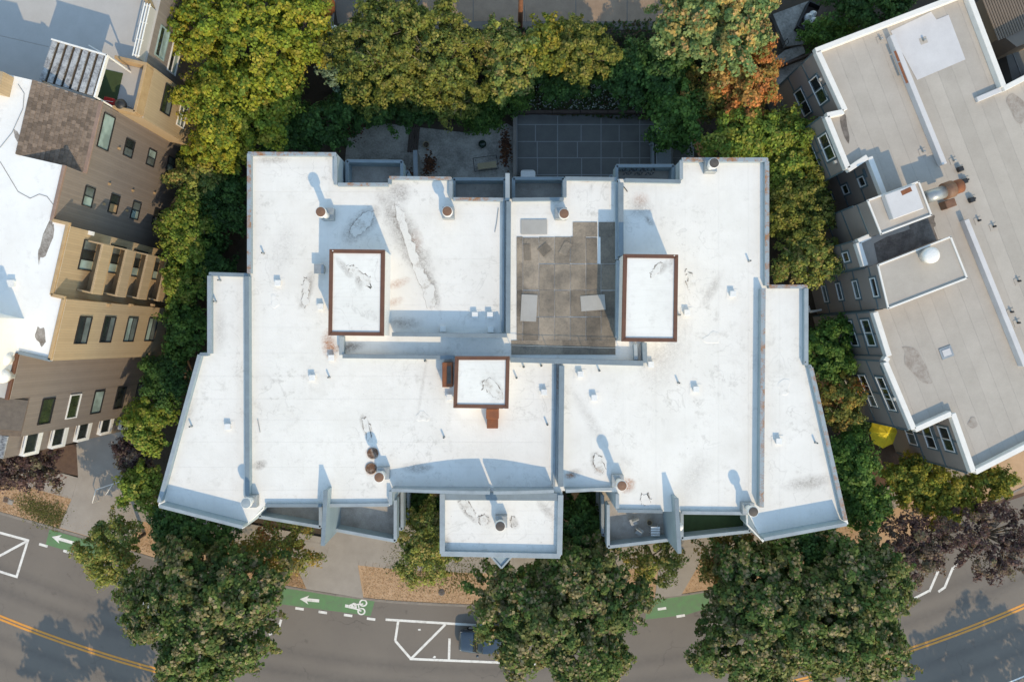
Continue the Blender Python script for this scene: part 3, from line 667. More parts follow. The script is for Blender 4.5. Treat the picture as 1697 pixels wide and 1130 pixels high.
# flared scuppers where wings meet the street front
for s, pts in ((1, [(401, 875), (437, 842), (436, 822), (412, 842), (402, 860)]), (-1, [(1265, 897), (1238, 868), (1237, 845), (1258, 860), (1262, 880)])):
    bm = bmesh.new(); bprism(bm, PL(pts, R-.3), R-1.6, R-.3); mkbm('flared_scupper', bm, M['blue_panel'], mb)
    q = pts[:3]; path_tube('scupper_lip', [W(x, y, R-.28) for x, y in pts[:3]], .06, M['white_paint'], mb)
# small square vents
for i, (x, y) in enumerate([(460, 469), (531, 508), (517, 626), (549, 593), (377, 707), (787, 522), (812, 522), (734, 545), (813, 546), (745, 658), (902, 650), (962, 620), (985, 659), (1079, 604), (1154, 645), (1215, 487), (1139, 518), (1291, 731)]):
    q = W(x, y, R+.22); o = box('roof_vent', q.x, q.y, R-.01, R+.2, .32, .32, M['white_paint'], mb, random.uniform(-.1, .1), .01)
    box('vent_cap', q.x, q.y, R+.202, R+.25, .38, .38, M['white_paint'], o, 0, .012); box('vent_flange', q.x, q.y, R-.008, R+.008 + .0006*i, .72 + .03*(i % 3), .66, M['roof_white'], o, random.uniform(-.12, .12))
q = W(529, 446, R+.5); o = box('roof_vent', q.x, q.y, R, R+.5, .5, .5, M['galv'], mb, 0, .02); box('vent_cap', q.x, q.y, R+.502, R+.58, .62, .62, M['galv'], o, 0, .02)
for x, y in [(546, 625), (705, 598), (736, 724), (868, 608), (897, 606), (993, 614), (1124, 634), (1241, 433), (907, 703), (1351, 733), (318, 706), (1125, 522), (437, 420), (856, 626), (1331, 600), (365, 465), (358, 500)]:
    q = W(x, y, R); o = lathe('vent_pipe', (q.x, q.y, R-.01), [(.085, 0), (.06, .06), (.06, .34), (.045, .35)], M['galv'], mb, 10); lathe('pipe_mouth', (q.x, q.y, R+.345), [(.042, 0), (.03, .012)], M['black'], o, 10)
# gutter sleeves: wires and small conduit on the roof
path_tube('conduit', [W(x, y, R+.05) for x, y in ((1022, 295), (1024, 305), (1022, 318), (1034, 310), (1040, 318))], .03, M['black'], mb)
path_tube('conduit', [W(x, y, R+.04) for x, y in ((820, 385), (823, 370), (826, 345))], .02, M['galv'], mb)
path_tube('conduit', [W(x, y, R+.04) for x, y in ((427, 695), (431, 716))], .025, M['galv'], mb)
# lap repair patches: low welts of thicker membrane
for (x, y, rx, ry, a) in ((455, 500, .25, .5, 10), (1180, 560, .6, .4, 20), (700, 690, .5, .35, -10), (1300, 640, .4, .6, 0)):
    c = W(x, y, R); bm = bmesh.new(); nn = 16; rim = []; 
    for i in range(nn):
        t = i*2*math.pi/nn; r = 1 + .18*math.sin(3*t+x) + .1*math.sin(5*t+y); X = rx*r*math.cos(t); Y = ry*r*math.sin(t); ca, sa = math.cos(R_(a)), math.sin(R_(a))
        rim.append((c.x + X*ca - Y*sa, c.y + X*sa + Y*ca))
    lo = [bm.verts.new((p[0], p[1], R-.012)) for p in rim]; hi = [bm.verts.new((c.x+(p[0]-c.x)*.82, c.y+(p[1]-c.y)*.82, R+.012)) for p in rim]
    bm.faces.new(hi)
    for i in range(nn): bm.faces.new((lo[i], lo[(i+1) % nn], hi[(i+1) % nn], hi[i]))
    mkbm('membrane_patch', bm, M['roof_white'], mb)

# peeling and blistered membrane with dirty, lifted edges
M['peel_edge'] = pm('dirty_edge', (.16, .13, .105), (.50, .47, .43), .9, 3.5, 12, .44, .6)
M['peel_face'] = pm('flaked_coating', (.70, .685, .655), (.42, .38, .335), .8, 1.6, 8, .5, .68)
def peel(pts, z=R, n=5, mat='peel_face', parent=mb):
    P = [Vector(W2(x, y, z)) for x, y in pts]; c = sum(P, Vector((0, 0)))/len(P); out = []
    for i in range(len(P)):
        a, b = P[i], P[(i+1) % len(P)]
        for k in range(n): p = a.lerp(b, k/n); out.append(p + Vector((random.gauss(0, .05), random.gauss(0, .05))))
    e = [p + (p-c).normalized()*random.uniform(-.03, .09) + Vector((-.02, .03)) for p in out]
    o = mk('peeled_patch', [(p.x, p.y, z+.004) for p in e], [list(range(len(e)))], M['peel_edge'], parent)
    k = len(out); V = [(p.x, p.y, z-.01) for p in out] + [(p.x, p.y, z+.012) for p in out]
    mk('peeled_flap', V, [list(range(k, 2*k))] + [(i, (i+1) % k, k+(i+1) % k, k+i) for i in range(k)], M[mat], o)
peel([(652, 335), (668, 352), (678, 385), (690, 420), (701, 448), (715, 468), (724, 500), (716, 514), (706, 508), (702, 480), (686, 452), (676, 420), (663, 380)])
peel([(505, 460), (514, 470), (510, 490), (513, 502), (506, 510), (500, 498), (503, 480)]); peel([(1136, 448), (1147, 455), (1152, 470), (1144, 486), (1138, 476), (1140, 462)], mat='roof_white')
peel([(600, 694), (608, 692), (614, 708), (617, 722), (609, 728), (604, 712)]); peel([(986, 752), (995, 758), (1003, 775), (998, 784), (988, 776), (984, 764)])
peel([(762, 830), (774, 828), (786, 846), (789, 858), (780, 855), (768, 842)]); peel([(794, 856), (804, 852), (810, 862), (804, 872), (795, 868)]); peel([(1062, 822), (1072, 818), (1080, 828), (1074, 838), (1064, 836)], mat='roof_white'); peel([(592, 362), (606, 352), (620, 350), (615, 372), (598, 388), (584, 392), (582, 380)])
peel([(848, 856), (856, 858), (857, 870), (850, 874), (846, 866)], mat='roof_white')
peel([(577, 440), (590, 442), (600, 455), (612, 460), (616, 478), (608, 474), (596, 460), (580, 450)], R+2.185, parent=ph1); peel([(803, 632), (816, 627), (826, 640), (836, 660), (824, 662), (812, 652), (800, 644)], R+1.785, parent=ph3); peel([(1078, 452), (1090, 440), (1098, 436), (1092, 452), (1082, 460)], R+2.185, parent=ph2)
# walking mats on the roof deck, each laid loose: one thing per mat
deck = thing('roof_deck', 'grid of worn brown and grey walkway mats on the white roof', 'deck', W(935, 480, R))
def mat_piece(x0, y0, x1, y1, m='mat', z=R+.012, th=.014, rot=0.0, name='deck_mat', parent=deck):
    a = W(x0+.35, y1-.35, R); b = W(x1-.35, y0+.35, R); t = th + random.uniform(0, .01)
    return prism(name, rect((a.x+b.x)/2, (a.y+b.y)/2, b.x-a.x, b.y-a.y, rot + random.uniform(-.006, .006)), z, z+t, M[m], parent)
cx_ = [856, 866.5, 893, 919, 945, 971, 996, 1021]
rows = [(393, 437), (437, 481), (481, 525), (525, 564)]
for j, (a, b) in enumerate(rows):
    for i in range(7):
        x0, x1 = cx_[i], cx_[i+1]
        if j == 0 and i == 5: x1 = 990
        if j == 0 and i == 6: x0 = 995
        mat_piece(x0, a + random.uniform(-.8, .8), x1, b, 'mat')
for x0, x1 in ((949, 990), (992, 1020)): mat_piece(x0, 368, x1, 393, 'mat')
for x0, x1 in ((847, 895.4), (895, 932.6), (932, 976.4), (976, 1020)): mat_piece(x0, 563.6, x1, 588, 'mat', R+.013)
mat_piece(893, 405, 912, 422, 'mat', R+.04, .012, .7); mat_piece(930, 400, 944, 424, 'mat', R+.04, .012, -.5); mat_piece(868, 404, 880, 432, 'mat', R+.04, .012, .05)
def loose(x0, y0, x1, y1, rot, lb):
    o = mat_piece(x0, y0, x1, y1, 'mat_pale', R+.045, .015, rot, 'loose_mat', None); tag(o, lb, 'mat')
loose(863, 364, 907, 389, 0, 'pale grey mat lying alone on the white roof north of the brown mats')
loose(863, 488, 890, 533, -.05, 'upright pale grey mat on the left side of the brown mats')
loose(962, 489, 1003, 515, .07, 'tilted pale grey mat on the right side of the brown mats')
# furniture on the street balconies
def bchair(x, y, a, lb):
    p = W(x, y, 8.7); t = thing('balcony_chair', lb, 'chair', p)
    box('seat', p.x, p.y, 9.12, 9.16, .45, .45, M['mat_pale'], t, a); c, s = math.cos(a), math.sin(a)
    box('backrest', p.x - .22*s*-1, p.y + .22*c, 9.16, 9.6, .45, .04, M['mat_pale'], t, a)
    for u in (-.2, .2):
        for v in (-.2, .2): tube('leg', (p.x+u*c-v*s, p.y+u*s+v*c, 8.7), (p.x+u*c-v*s, p.y+u*s+v*c, 9.12), .018, .018, M['galv'], t, 6)
bchair(1048, 862, .4, 'grey chair on the right street balcony near its back wall'); bchair(1058, 878, -.6, 'grey chair on the right street balcony near its rail')
p = W(1083, 876, 8.7); t = thing('folding_table', 'small white framed folding table on the right street balcony', 'table', p)
for y in (-.25, -.08, .09, .25): box('slat', p.x, p.y+y, 9.3, 9.33, .6, .12, M['white_paint'], t)
for u in (-.27, .27):
    for v in (-.22, .22): tube('leg', (p.x+u, p.y+v, 8.7), (p.x+u*.6, p.y+v, 9.3), .015, .015, M['white_paint'], t, 6)
p = W(1075, 864, 8.7); t = thing('balcony_planter', 'round planter on the right street balcony beside the chairs', 'planter', p)
lathe('pot', p, [(.12, 0), (.19, .35), (.17, .35), (.15, .3)], M['terracotta'], t); lathe('earth', p + Vector((0, 0, .3)), [(.15, 0), (.13, .02)], M['soil'], t)
p = W(1127, 874, 10.6); t = thing('globe_lamp', 'white globe lamp beside the right balcony fin', 'lamp', (p.x, p.y, 9.9))
lathe('globe', (p.x, p.y, 10.35), [(.05, -.28)] + [(.28*math.sin(a), -.28*math.cos(a)) for a in [R_(20+14*i) for i in range(12)]], M['white_paint'], t); tube('post', (p.x, p.y, 8.7), (p.x, p.y, 10.1), .03, .03, M['black'], t, 8)

# ------------------------------------------------------------------ facade helper: windows placed on a wall plane
class Facade:
    def __init__(self, p, t, n): self.p = Vector((p[0], p[1], 0)); self.t = Vector((t[0], t[1], 0)).normalized(); self.n = Vector((n[0], n[1], 0)).normalized()
    def hit(self, px, py):
        o = Vector((0, 0, CAMZ)); d = W(px, py, 0) - o; s = (self.p - o).dot(self.n)/d.dot(self.n); return o + d*s
    def q(self, c, u, v, d): return c + self.t*u + Vector((0, 0, v)) + self.n*d
    def slab(self, bm, c, u0, u1, v0, v1, d0, d1):
        P = [self.q(c, u, v, d) for d in (d0, d1) for u, v in ((u0, v0), (u1, v0), (u1, v1), (u0, v1))]
        B = [bm.verts.new(p) for p in P]
        for f in ((3, 2, 1, 0), (4, 5, 6, 7), (0, 1, 5, 4), (1, 2, 6, 5), (2, 3, 7, 6), (3, 0, 4, 7)): bm.faces.new([B[i] for i in f])
    def panel(self, name, c, u0, u1, v0, v1, d0, d1, mat, parent):
        bm = bmesh.new(); self.slab(bm, c, u0, u1, v0, v1, d0, d1); return mkbm(name, bm, mat, parent)
    def window(self, px, py, w, h, parent, frame='white_paint', panes=('glass_dark',), fw=.06, dep=.07, vert=False, surround=None):
        c = self.hit(px, py); bm = bmesh.new(); k = len(panes)
        self.slab(bm, c, -w/2, w/2, h/2-fw, h/2, -.02, dep); self.slab(bm, c, -w/2, w/2, -h/2, -h/2+fw, -.02, dep+.02)
        self.slab(bm, c, -w/2, -w/2+fw, -h/2+fw, h/2-fw, -.02, dep); self.slab(bm, c, w/2-fw, w/2, -h/2+fw, h/2-fw, -.02, dep)
        iw, ih = w-2*fw, h-2*fw
        for i in range(1, k):
            if vert: self.slab(bm, c, -iw/2+iw*i/k-fw*.4, -iw/2+iw*i/k+fw*.4, -ih/2, ih/2, -.02, dep-.01)
            else: self.slab(bm, c, -iw/2, iw/2, -ih/2+ih*i/k-fw*.4, -ih/2+ih*i/k+fw*.4, -.02, dep-.01)
        f = mkbm('window', bm, M[frame], parent)
        for i, g_ in enumerate(panes):
            if vert: a = (-iw/2+iw*i/k, -iw/2+iw*(i+1)/k, -ih/2, ih/2)
            else: a = (-iw/2, iw/2, -ih/2+ih*i/k, -ih/2+ih*(i+1)/k)
            self.panel('pane', c, *a, .0, .02, M[g_], f)
        if surround:
            bm = bmesh.new(); s = .12
            self.slab(bm, c, -w/2-s, w/2+s, h/2+.002, h/2+s, -.02, .045); self.slab(bm, c, -w/2-s, w/2+s, -h/2-s, -h/2-.002, -.02, .045)
            self.slab(bm, c, -w/2-s, -w/2-.002, -h/2, h/2, -.02, .045); self.slab(bm, c, w/2+.002, w/2+s, -h/2, h/2, -.02, .045)
            mkbm('window_surround', bm, M[surround], f)
        return f

# ------------------------------------------------------------------ left building (brown and tan siding)
O = Vector((-26.13, 6.79, 0))
def L(u, v): p = O + LU*u + LV*v; return (p.x, p.y)
def LP(u0, u1, v0, v1): return [L(u0, v0), L(u1, v0), L(u1, v1), L(u0, v1)]
lb = thing('apartment_building', 'brown and tan sided building with stacked windows and white roof at the left', 'building', (*L(2, -8), 0))
ZL = 14.6; VB = -22
def lwall(u0, u1, v, z, mat): return prism('wall', LP(u0, u1, VB, v), 0, z, M[mat], lb)
lwall(-7.9, -3.4, -1.0, 13.1, 'brown_siding'); lwall(-3.4, -.002, -1.0, ZL-.02, 'brown_siding'); lwall(0, 4.25, 0, ZL-.02, 'tan_siding'); lwall(4.252, 8.0, .75, ZL-.02, 'tan_siding'); lwall(8.002, 10.8, -1.2, ZL-.02, 'brown_siding'); lwall(10.802, 13.3, -1.2, 12.9, 'brown_siding'); lwall(13.302, 14.75, -1.7, 13.2, 'brown_siding')
lwall(-11.2, -7.902, .6, 11, 'tan_siding'); lwall(-22, -11.202, 0, 11, 'brown_siding')
# main white roof
roof_poly = [L(-7.9, VB), L(-7.9, -4.0), L(-3.4, -4.0), L(-3.4, -1.0), L(0, -1.0), L(0, 0), L(4.25, 0), L(4.25, .75), L(8.0, .75), L(8.0, -1.2), L(8.0, VB)]
rf = prism('roof', roof_poly, ZL, ZL+.04, M['left_roof'], lb)
prism('roof', LP(8.01, 10.8, VB, -1.2), ZL-.01, ZL+.02, M['terrace'], lb)
def lpara(a, b, wd, z0, z1, mat, name='parapet'): return seg(name, L(*a), L(*b), wd, z0, z1, M[mat], lb, .02)
for a, b, m_ in (((-3.4, -1.08), (-.1, -1.08), 'gutter'), ((-.1, -1.0), (-.1, 0), 'tan_trim'), ((0, -.1), (4.2, -.1), 'tan_trim'), ((4.2, -.1), (4.2, .7), 'tan_trim'), ((4.25, .65), (7.95, .65), 'tan_trim'), ((7.95, .7), (7.95, -1.2), 'cap'), ((8.05, -1.3), (10.8, -1.3), 'brown_trim')):
    lpara(a, b, .2, ZL+.0, ZL+.18, m_)
# mansard of individual shingles
sl0 = Vector((*L(-7.9, -1.0), 13.12)); sl1 = Vector((*L(-3.4, -1.0), 13.12)); su0 = Vector((*L(-7.9, -4.0), 14.75)); su1 = Vector((*L(-3.4, -4.0), 14.75))
ms = mk('mansard_base', [sl0, sl1, su1, su0, Vector((*L(-7.9, -4.0), 13.0)), Vector((*L(-3.4, -4.0), 13.0))], [(0, 1, 2, 3), (1, 5, 2), (0, 3, 4), (4, 3, 2, 5)], M['brown_siding'], lb)
t_ = (sl1-sl0).normalized(); up_ = (su0-sl0).normalized(); nn_ = t_.cross(up_).normalized()
if nn_.z < 0: nn_ = -nn_
nrow, ncol = 15, 17; Lr = (su0-sl0).length/nrow; Lc = (sl1-sl0).length/ncol
me = bpy.data.meshes.new('shingle'); bm = bmesh.new()
P = [t_*u + up_*v + nn_*d for d, off in ((0, 0), (1, 0)) for u, v in ((0, 0), (Lc*.97, 0), (Lc*.97, Lr*1.1), (0, Lr*1.1))]
P = [t_*0 + t_*u + up_*v + nn_*h for u, v, h in ((0, 0, .0), (Lc*.96, 0, .0), (Lc*.96, Lr*1.15, -.004), (0, Lr*1.15, -.004), (0, 0, .035), (Lc*.96, 0, .035), (Lc*.96, Lr*1.15, .004), (0, Lr*1.15, .004))]
B = [bm.verts.new(p) for p in P]
for f in ((0, 1, 2, 3), (4, 5, 6, 7), (0, 1, 5, 4), (1, 2, 6, 5), (2, 3, 7, 6), (3, 0, 4, 7)): bm.faces.new([B[i] for i in f])
bmesh.ops.recalc_face_normals(bm, faces=bm.faces); bm.to_mesh(me); bm.free(); me.materials.append(M['shingle'])
for r in range(nrow):
    for c in range(ncol):
        p = sl0 + up_*(r*Lr) + t_*(c*Lc + (Lc*.5 if r % 2 else 0)*(c < ncol-1)) + nn_*(.01+random.uniform(0, .012)); link('shingle', me, ms, p)
seg('gutter_board', L(-7.9, -.93), L(-3.4, -.93), .35, 13.05, 13.16, M['gutter'], lb)
# bitumen patches and cable on the roof
for (x, y, rx, ry, a) in ((76, 400, .28, 1.3, -18), (68, 557, .3, .55, 10), (28, 225, .15, .35, 20)):
    c = W(x, y, ZL+.04); tag(mk('bitumen_patch', [(c.x + rx*(1+.2*math.sin(3*t+x))*math.cos(t)*math.cos(R_(a)) - ry*(1+.15*math.sin(4*t))*math.sin(t)*math.sin(R_(a)), c.y + rx*math.cos(t)*math.sin(R_(a)) + ry*(1+.2*math.sin(5*t+y))*math.sin(t)*math.cos(R_(a)), ZL+.046) for t in [i*2*math.pi/22 for i in range(22)]], [list(range(22))], M['left_stain'], lb))
path_tube('cable', [W(x, y, ZL+.06) for x, y in ((0, 268), (15, 293), (30, 318), (50, 329), (65, 322), (78, 326), (90, 342), (92, 364))], .011, M['dark_wood'], lb, 5)
path_tube('cable', [W(x, y, ZL+.06) for x, y in ((0, 245), (20, 220), (38, 180), (40, 155), (30, 140))], .02, M['galv'], lb, 5)
q = W(18, 470, ZL+.25); o = box('roof_vent', q.x, q.y, ZL, ZL+.25, .35, .35, M['white_paint'], lb, 0, .01); box('vent_cap', q.x, q.y, ZL+.252, ZL+.3, .42, .42, M['white_paint'], o)
q = W(-75, 565, ZL+2.2); box('stair_head', q.x, q.y, ZL, ZL+2.3, 4.0, 3.6, M['left_roof'], lb, R_(-13))
q = W(10, 170, ZL+.8); box('stair_head', *L(-7.2, -6.3), ZL, ZL+.9, 2.2, 1.2, M['tan_siding'], lb, R_(-13))
for x, y in ((6, 594), (4, 623)):
    q = W(x, y, ZL+.7); o = lathe('turbine_vent', (q.x, q.y, ZL), [(.28, 0), (.26, .45), (.4, .5), (.42, .75), (.3, .9), (.05, .93)], M['white_paint'], lb, 18)
# lower mansard at the south end: dark roof window, corrugated awning
s0 = Vector((*L(10.8, -1.2), 12.9)); s1 = Vector((*L(13.3, -1.2), 12.9)); s2 = Vector((*L(13.3, -3.2), 14.4)); s3 = Vector((*L(10.8, -3.2), 14.4))
mk('mansard', [s0, s1, s2, s3, Vector((*L(10.8, -3.2), 12.5)), Vector((*L(13.3, -3.2), 12.5))], [(0, 1, 2, 3), (1, 5, 2), (0, 3, 4), (4, 3, 2, 5)], M['shingle'], lb)
uu = (s1-s0); vv = (s3-s0); nn = uu.cross(vv).normalized(); nn = nn if nn.z > 0 else -nn
mk('roof_window', [s0+uu*a+vv*b+nn*d for d in (.02, .12) for a, b in ((.08, .02), (.85, .02), (.85, .75), (.08, .75))], [(0, 1, 2, 3), (4, 5, 6, 7), (0, 1, 5, 4), (1, 2, 6, 5), (2, 3, 7, 6), (3, 0, 4, 7)], M['dark_cap'], lb)
for k in range(14):
    a = Vector((*L(13.4 + k*.1, -4.6), 13.3)); b = Vector((*L(13.4 + k*.1, -1.7), 13.28)); tube('awning_rib', a, b, .055, .055, M['corr'], lb, 6)
# terraces (upper left): floor, low walls, rail
prism('terrace_floor', LP(-22, -11.0, VB, -.02), 11.002, 11.03, M['terrace'], lb); prism('terrace_floor', LP(-10.98, -7.92, -5, .58), 11.002, 11.03, M['terrace'], lb)
prism('terrace_floor', LP(-10.98, -7.92, VB, -5.02), 11.002, 11.03, M['terrace'], lb)
lpara((-11.1, -1.5), (-11.1, .55), .2, 11.03, 11.9, 'tan_trim'); lpara((-11.0, .5), (-8.0, .5), .2, 11.03, 11.9, 'tan_trim'); lpara((-8.0, -.9), (-8.0, .5), .2, 11.03, 11.9, 'tan_trim')
lpara((-19, -3.5), (-14.9, -.3), .2, 11.03, 11.9, 'tan_trim')
for d in (-.35, -.18, 0.0): lpara((-14.8, d), (-11.4, d), .07, 11.95, 12.03, 'white_paint', 'rail')
for u in (-14.7, -13.6, -12.5, -11.5): lpara((u, -.38), (u, .03), .06, 11.88, 11.945, 'white_paint', 'rail_bracket')
lpara((-14.8, -.18), (-11.4, -.18), .12, 11.0, 11.86, 'terrace', 'parapet')
lpara((-11.4, -3.2), (-10.9, -1.6), .08, 11.9, 12.0, 'white_paint', 'rail')
prism('turf_mat', LP(-10.4, -8.1, -2.6, -1.3), 11.032, 11.06, M['turf'], lb)
# pergola with slatted panels
pg = thing('pergola', 'terrace pergola roofed with weathered grey slats', 'pergola', (*L(-9.6, -4), 11))
c0, c1, c2, c3 = [W(x, y, 13.6) for x, y in ((87, 66), (177, 92), (157, 160), (65, 132))]
for k in range(7):
    f0, f1 = k/7+.005, k/7+.095; a, b, c_, d_ = c0.lerp(c1, f0), c0.lerp(c1, f1), c3.lerp(c2, f1), c3.lerp(c2, f0)
    bm = bmesh.new(); bprism(bm, [tuple(v.xy) for v in (a, b, c_, d_)], 13.55, 13.62); mkbm('slat', bm, M['corr'], pg)
bm = bmesh.new(); bprism(bm, [tuple(v.xy) for v in (c0, c1, c2, c3)], 13.42, 13.45); mkbm('pergola_deck', bm, M['slat_gap'], pg)
for a, b in ((c0, c1), (c1, c2)): seg('beam', a, b, .1, 13.4, 13.66, M['white_paint'], pg, .06)
for p in (c0, c1, c2, c3): tube('post', (p.x, p.y, 11), (p.x, p.y, 13.4), .06, .06, M['white_paint'], pg, 8)
# grill and red cooler on the terrace
p = W(206, 177, 11.4); t = thing('barbecue_grill', 'black covered barbecue on the small terrace', 'grill', (p.x, p.y, 11.03))
lathe('bowl', (p.x, p.y, 11.5), [(.1, 0), (.33, .15), (.36, .3), (.3, .45), (.12, .55)], M['black'], t, 16)
for k in range(3): a = k*2.1; tube('leg', (p.x+.3*math.cos(a), p.y+.3*math.sin(a), 11.03), (p.x+.15*math.cos(a), p.y+.15*math.sin(a), 11.6), .02, .02, M['black'], t, 6)
p = W(181, 168, 11.4); t = thing('red_cooler', 'red cooler box beside the barbecue on the small terrace', 'cooler', (p.x, p.y, 11.03))
box('chest', p.x, p.y, 11.03, 11.4, .65, .4, M['red'], t, R_(-13), .03); box('lid', p.x, p.y, 11.402, 11.47, .68, .43, M['red'], t, R_(-13), .02); tube('handle', (p.x-.3, p.y, 11.5), (p.x+.3, p.y-.08, 11.5), .02, .02, M['white_paint'], t, 6)
# windows on each facade, radial columns are storeys
def LF(v): return Facade(L(0, v), LU, LV)
fA, fB, fC, fD, fD2, fE, fN = LF(-1.0), LF(0), LF(.75), LF(-1.2), LF(-1.7), LF(.6), LF(0)
fA.window(175, 219, 2.2, 1.15, lb, 'black', ('glass_teal',), .05)
for x, y, g_ in ((213, 246, ('glass_dark', 'glass_mid')), (250, 262, ('glass_teal', 'glass_mid')), (282, 273, ('glass_mid', 'glass_teal'))): fA.window(x, y, 1.15, 1.0, lb, 'black', g_, .05, vert=True)
fA.window(311, 283, 1.1, .9, lb, 'right_trim', ('glass_dark',), .05)
for x, y, g_ in ((146, 326, ('glass_mid', 'glass_teal')), (188, 338, ('glass_dark', 'tan_trim')), (224, 349, ('glass_mid', 'glass_teal')), (259, 360, ('glass_dark', 'glass_mid'))): fA.window(x, y, 1.25, .95, lb, 'black', g_, .05, vert=True)
for k, (x, y) in enumerate(((148, 424), (191, 430), (228, 437), (264, 444))): fB.window(x, y, 1.9, 1.7, lb, 'black', ('glass_mid', 'glass_dark', 'glass_teal'), .06, vert=True)
for k, (x, y) in enumerate(((137, 547), (178, 546), (216, 546), (250, 546), (282, 545))): fC.window(x, y, 1.75, 1.2, lb, 'black', (('glass_mid', 'glass_dark'), ('glass_mid', 'glass_dark'), ('glass_mid', 'glass_teal'), ('glass_mid', 'glass_teal'), ('glass_mid', 'glass_dark'))[k], .05)
for k, (x, y) in enumerate(((76, 681), (121, 673), (161, 666), (198, 659), (231, 652))): fD.window(x, y, 1.7, 1.15, lb, ('black', 'white_paint', 'black', 'black', 'black')[k], (('glass_green',), ('glass_green',), ('glass_teal',), ('glass_dark',), ('glass_mid',))[k], .07)
for k, (x, y) in enumerate(((48, 733), (93, 722), (134, 712), (172, 702), (206, 694))):
    c = fD2.hit(x, y); o = fD2.panel('bay_box', c, -.75, .75, -.65, .65, -.1, .35, M['white_paint'], lb)
    f2 = Facade((c + LV*.35)[:2], LU, LV); f2.window(x + 3, y, 1.4, 1.2, lb, 'white_paint', ('glass_dark',), .08)
fE.window(277, 166, 1.9, 1.2, lb, 'black', ('glass_mid', 'glass_green'), .06); fE.window(303, 185, 2.2, 1.0, lb, 'white_paint', ('glass_mid', 'glass_teal'), .06)
fN.window(268, 72, 2.0, 1.1, lb, 'glass_teal', ('glass_teal', 'glass_dark'), .08); fN.window(288, 98, 2.0, 1.1, lb, 'white_paint', ('glass_teal', 'glass_dark'), .08)
# stacked balconies in the tan bay
for k in range(4):
    z = 11.8 - 2.6*k; o = prism('balcony', LP(.55, 3.75, -.05, 1.0), z-.15, z, M['tan_trim'], lb)
    seg('rail_wall', L(.55, .95), L(3.75, .95), .14, z+.002, z+1.0, M['tan_siding'], o); seg('rail_wall', L(.6, .05), L(.6, .87), .1, z+.002, z+1.0, M['tan_siding'], o); seg('rail_wall', L(3.7, .05), L(3.7, .87), .1, z+.002, z+1.0, M['tan_siding'], o)
    for f_, px, py in ((fC, 177-8+k*36, 505),):
        c = f_.hit(px + 10, py); fC.panel('wall_lamp', c, -.08, .08, -.15, .15, .0, .18, M['tan_trim'], lb)
fB_l = fB.hit(148, 386); fB.panel('wall_lamp', fB_l, -.12, .12, -.12, .12, 0, .25, M['white_paint'], lb)
for x, y in ((180, 305), (219, 316), (255, 320), (196, 246), (171, 338), (209, 349)): fA.panel('dryer_vent', fA.hit(x, y), -.07, .07, -.07, .07, 0, .12, M['tan_trim'], lb)

# ------------------------------------------------------------------ right building (grey flat roof, taupe panels)
ZR = 8.8; ZP = 9.25
rb = thing('apartment_building', 'taupe panelled building with flat grey roof and white coping at the right', 'building', (*W2(1600, 500, 0), 0))
RO = [(1352, 84), (1398, 183), (1366, 190), (1403, 281), (1439, 257), (1464, 322), (1436, 333), (1458, 389), (1419, 398), (1432, 442), (1453, 439), (1470, 512), (1447, 516), (1470, 590), (1464, 598), (1513, 714), (1577, 682), (1613, 786), (1697, 741), (1900, 640), (1800, 70), (1666, 145), (1606, -14)]
ROW = PL(RO, ZP)
prism('wall', ROW, 0, ZR-.03, M['right_wall'], rb)
rbase = sheet('roof', ROW, ZR-.02, M['right_base'], rb)
ax = Vector((.934, .358)); strips('roof_sheet', ROW, [6.0 + .98*k for k in range(36)], ax, ZR-.015, M['right_roof'], rbase, gap=.007, dz=.004)
def rpara(p, q, wd=.36, z0=ZR, z1=ZP, mat='right_cap', ext=.0, name='coping'): return seg(name, W(p[0], p[1], z1), W(q[0], q[1], z1), wd, z0, z1, M[mat], rb, ext, .02)
cp = [((1356, 85), (1401, 183)), ((1399, 185), (1371, 191)), ((1371, 193), (1406, 279)), ((1406, 281), (1438, 260)), ((1442, 260), (1466, 322)), ((1443, 391), (1423, 400)), ((1423, 402), (1435, 440)), ((1451, 517), (1474, 590)), ((1472, 592), (1468, 598)), ((1468, 600), (1515, 711)), ((1517, 712), (1577, 685)), ((1580, 685), (1614, 782)), ((1617, 782), (1750, 714)), ((1352, 84), (1610, -15)), ((1606, -10), (1664, 143)), ((1664, 147), (1790, 82))]
for p, q in cp: rpara(p, q)
# raised curbs along the expansion joint
rpara((1479, 58), (1566, 272), .34, ZR, ZR+.5, 'right_patch', name='joint_curb'); rpara((1602, 364), (1700, 606), .34, ZR, ZR+.5, 'right_patch', name='joint_curb'); rpara((1620, 165), (1660, 148), .35, ZR, ZR+.25, 'right_patch', name='joint_curb')
for (x, y, l) in ((1483, 85, .55), (1490, 104, 1.1)):
    p = W(x, y, ZR+.51); seg('rust_streak', p, p + Vector((.5*l, -1.25*l, 0)), .16, ZR+.502, ZR+.51, M['rust'], rb, 0, 0)
bm = bmesh.new(); bprism(bm, PL([(1476, 52), (1543, 20), (1552, 33), (1572, 25), (1600, 99), (1520, 133)], ZR+.02), ZR+.007, ZR+.02); mkbm('roof_patch', bm, M['right_patch'], rb)
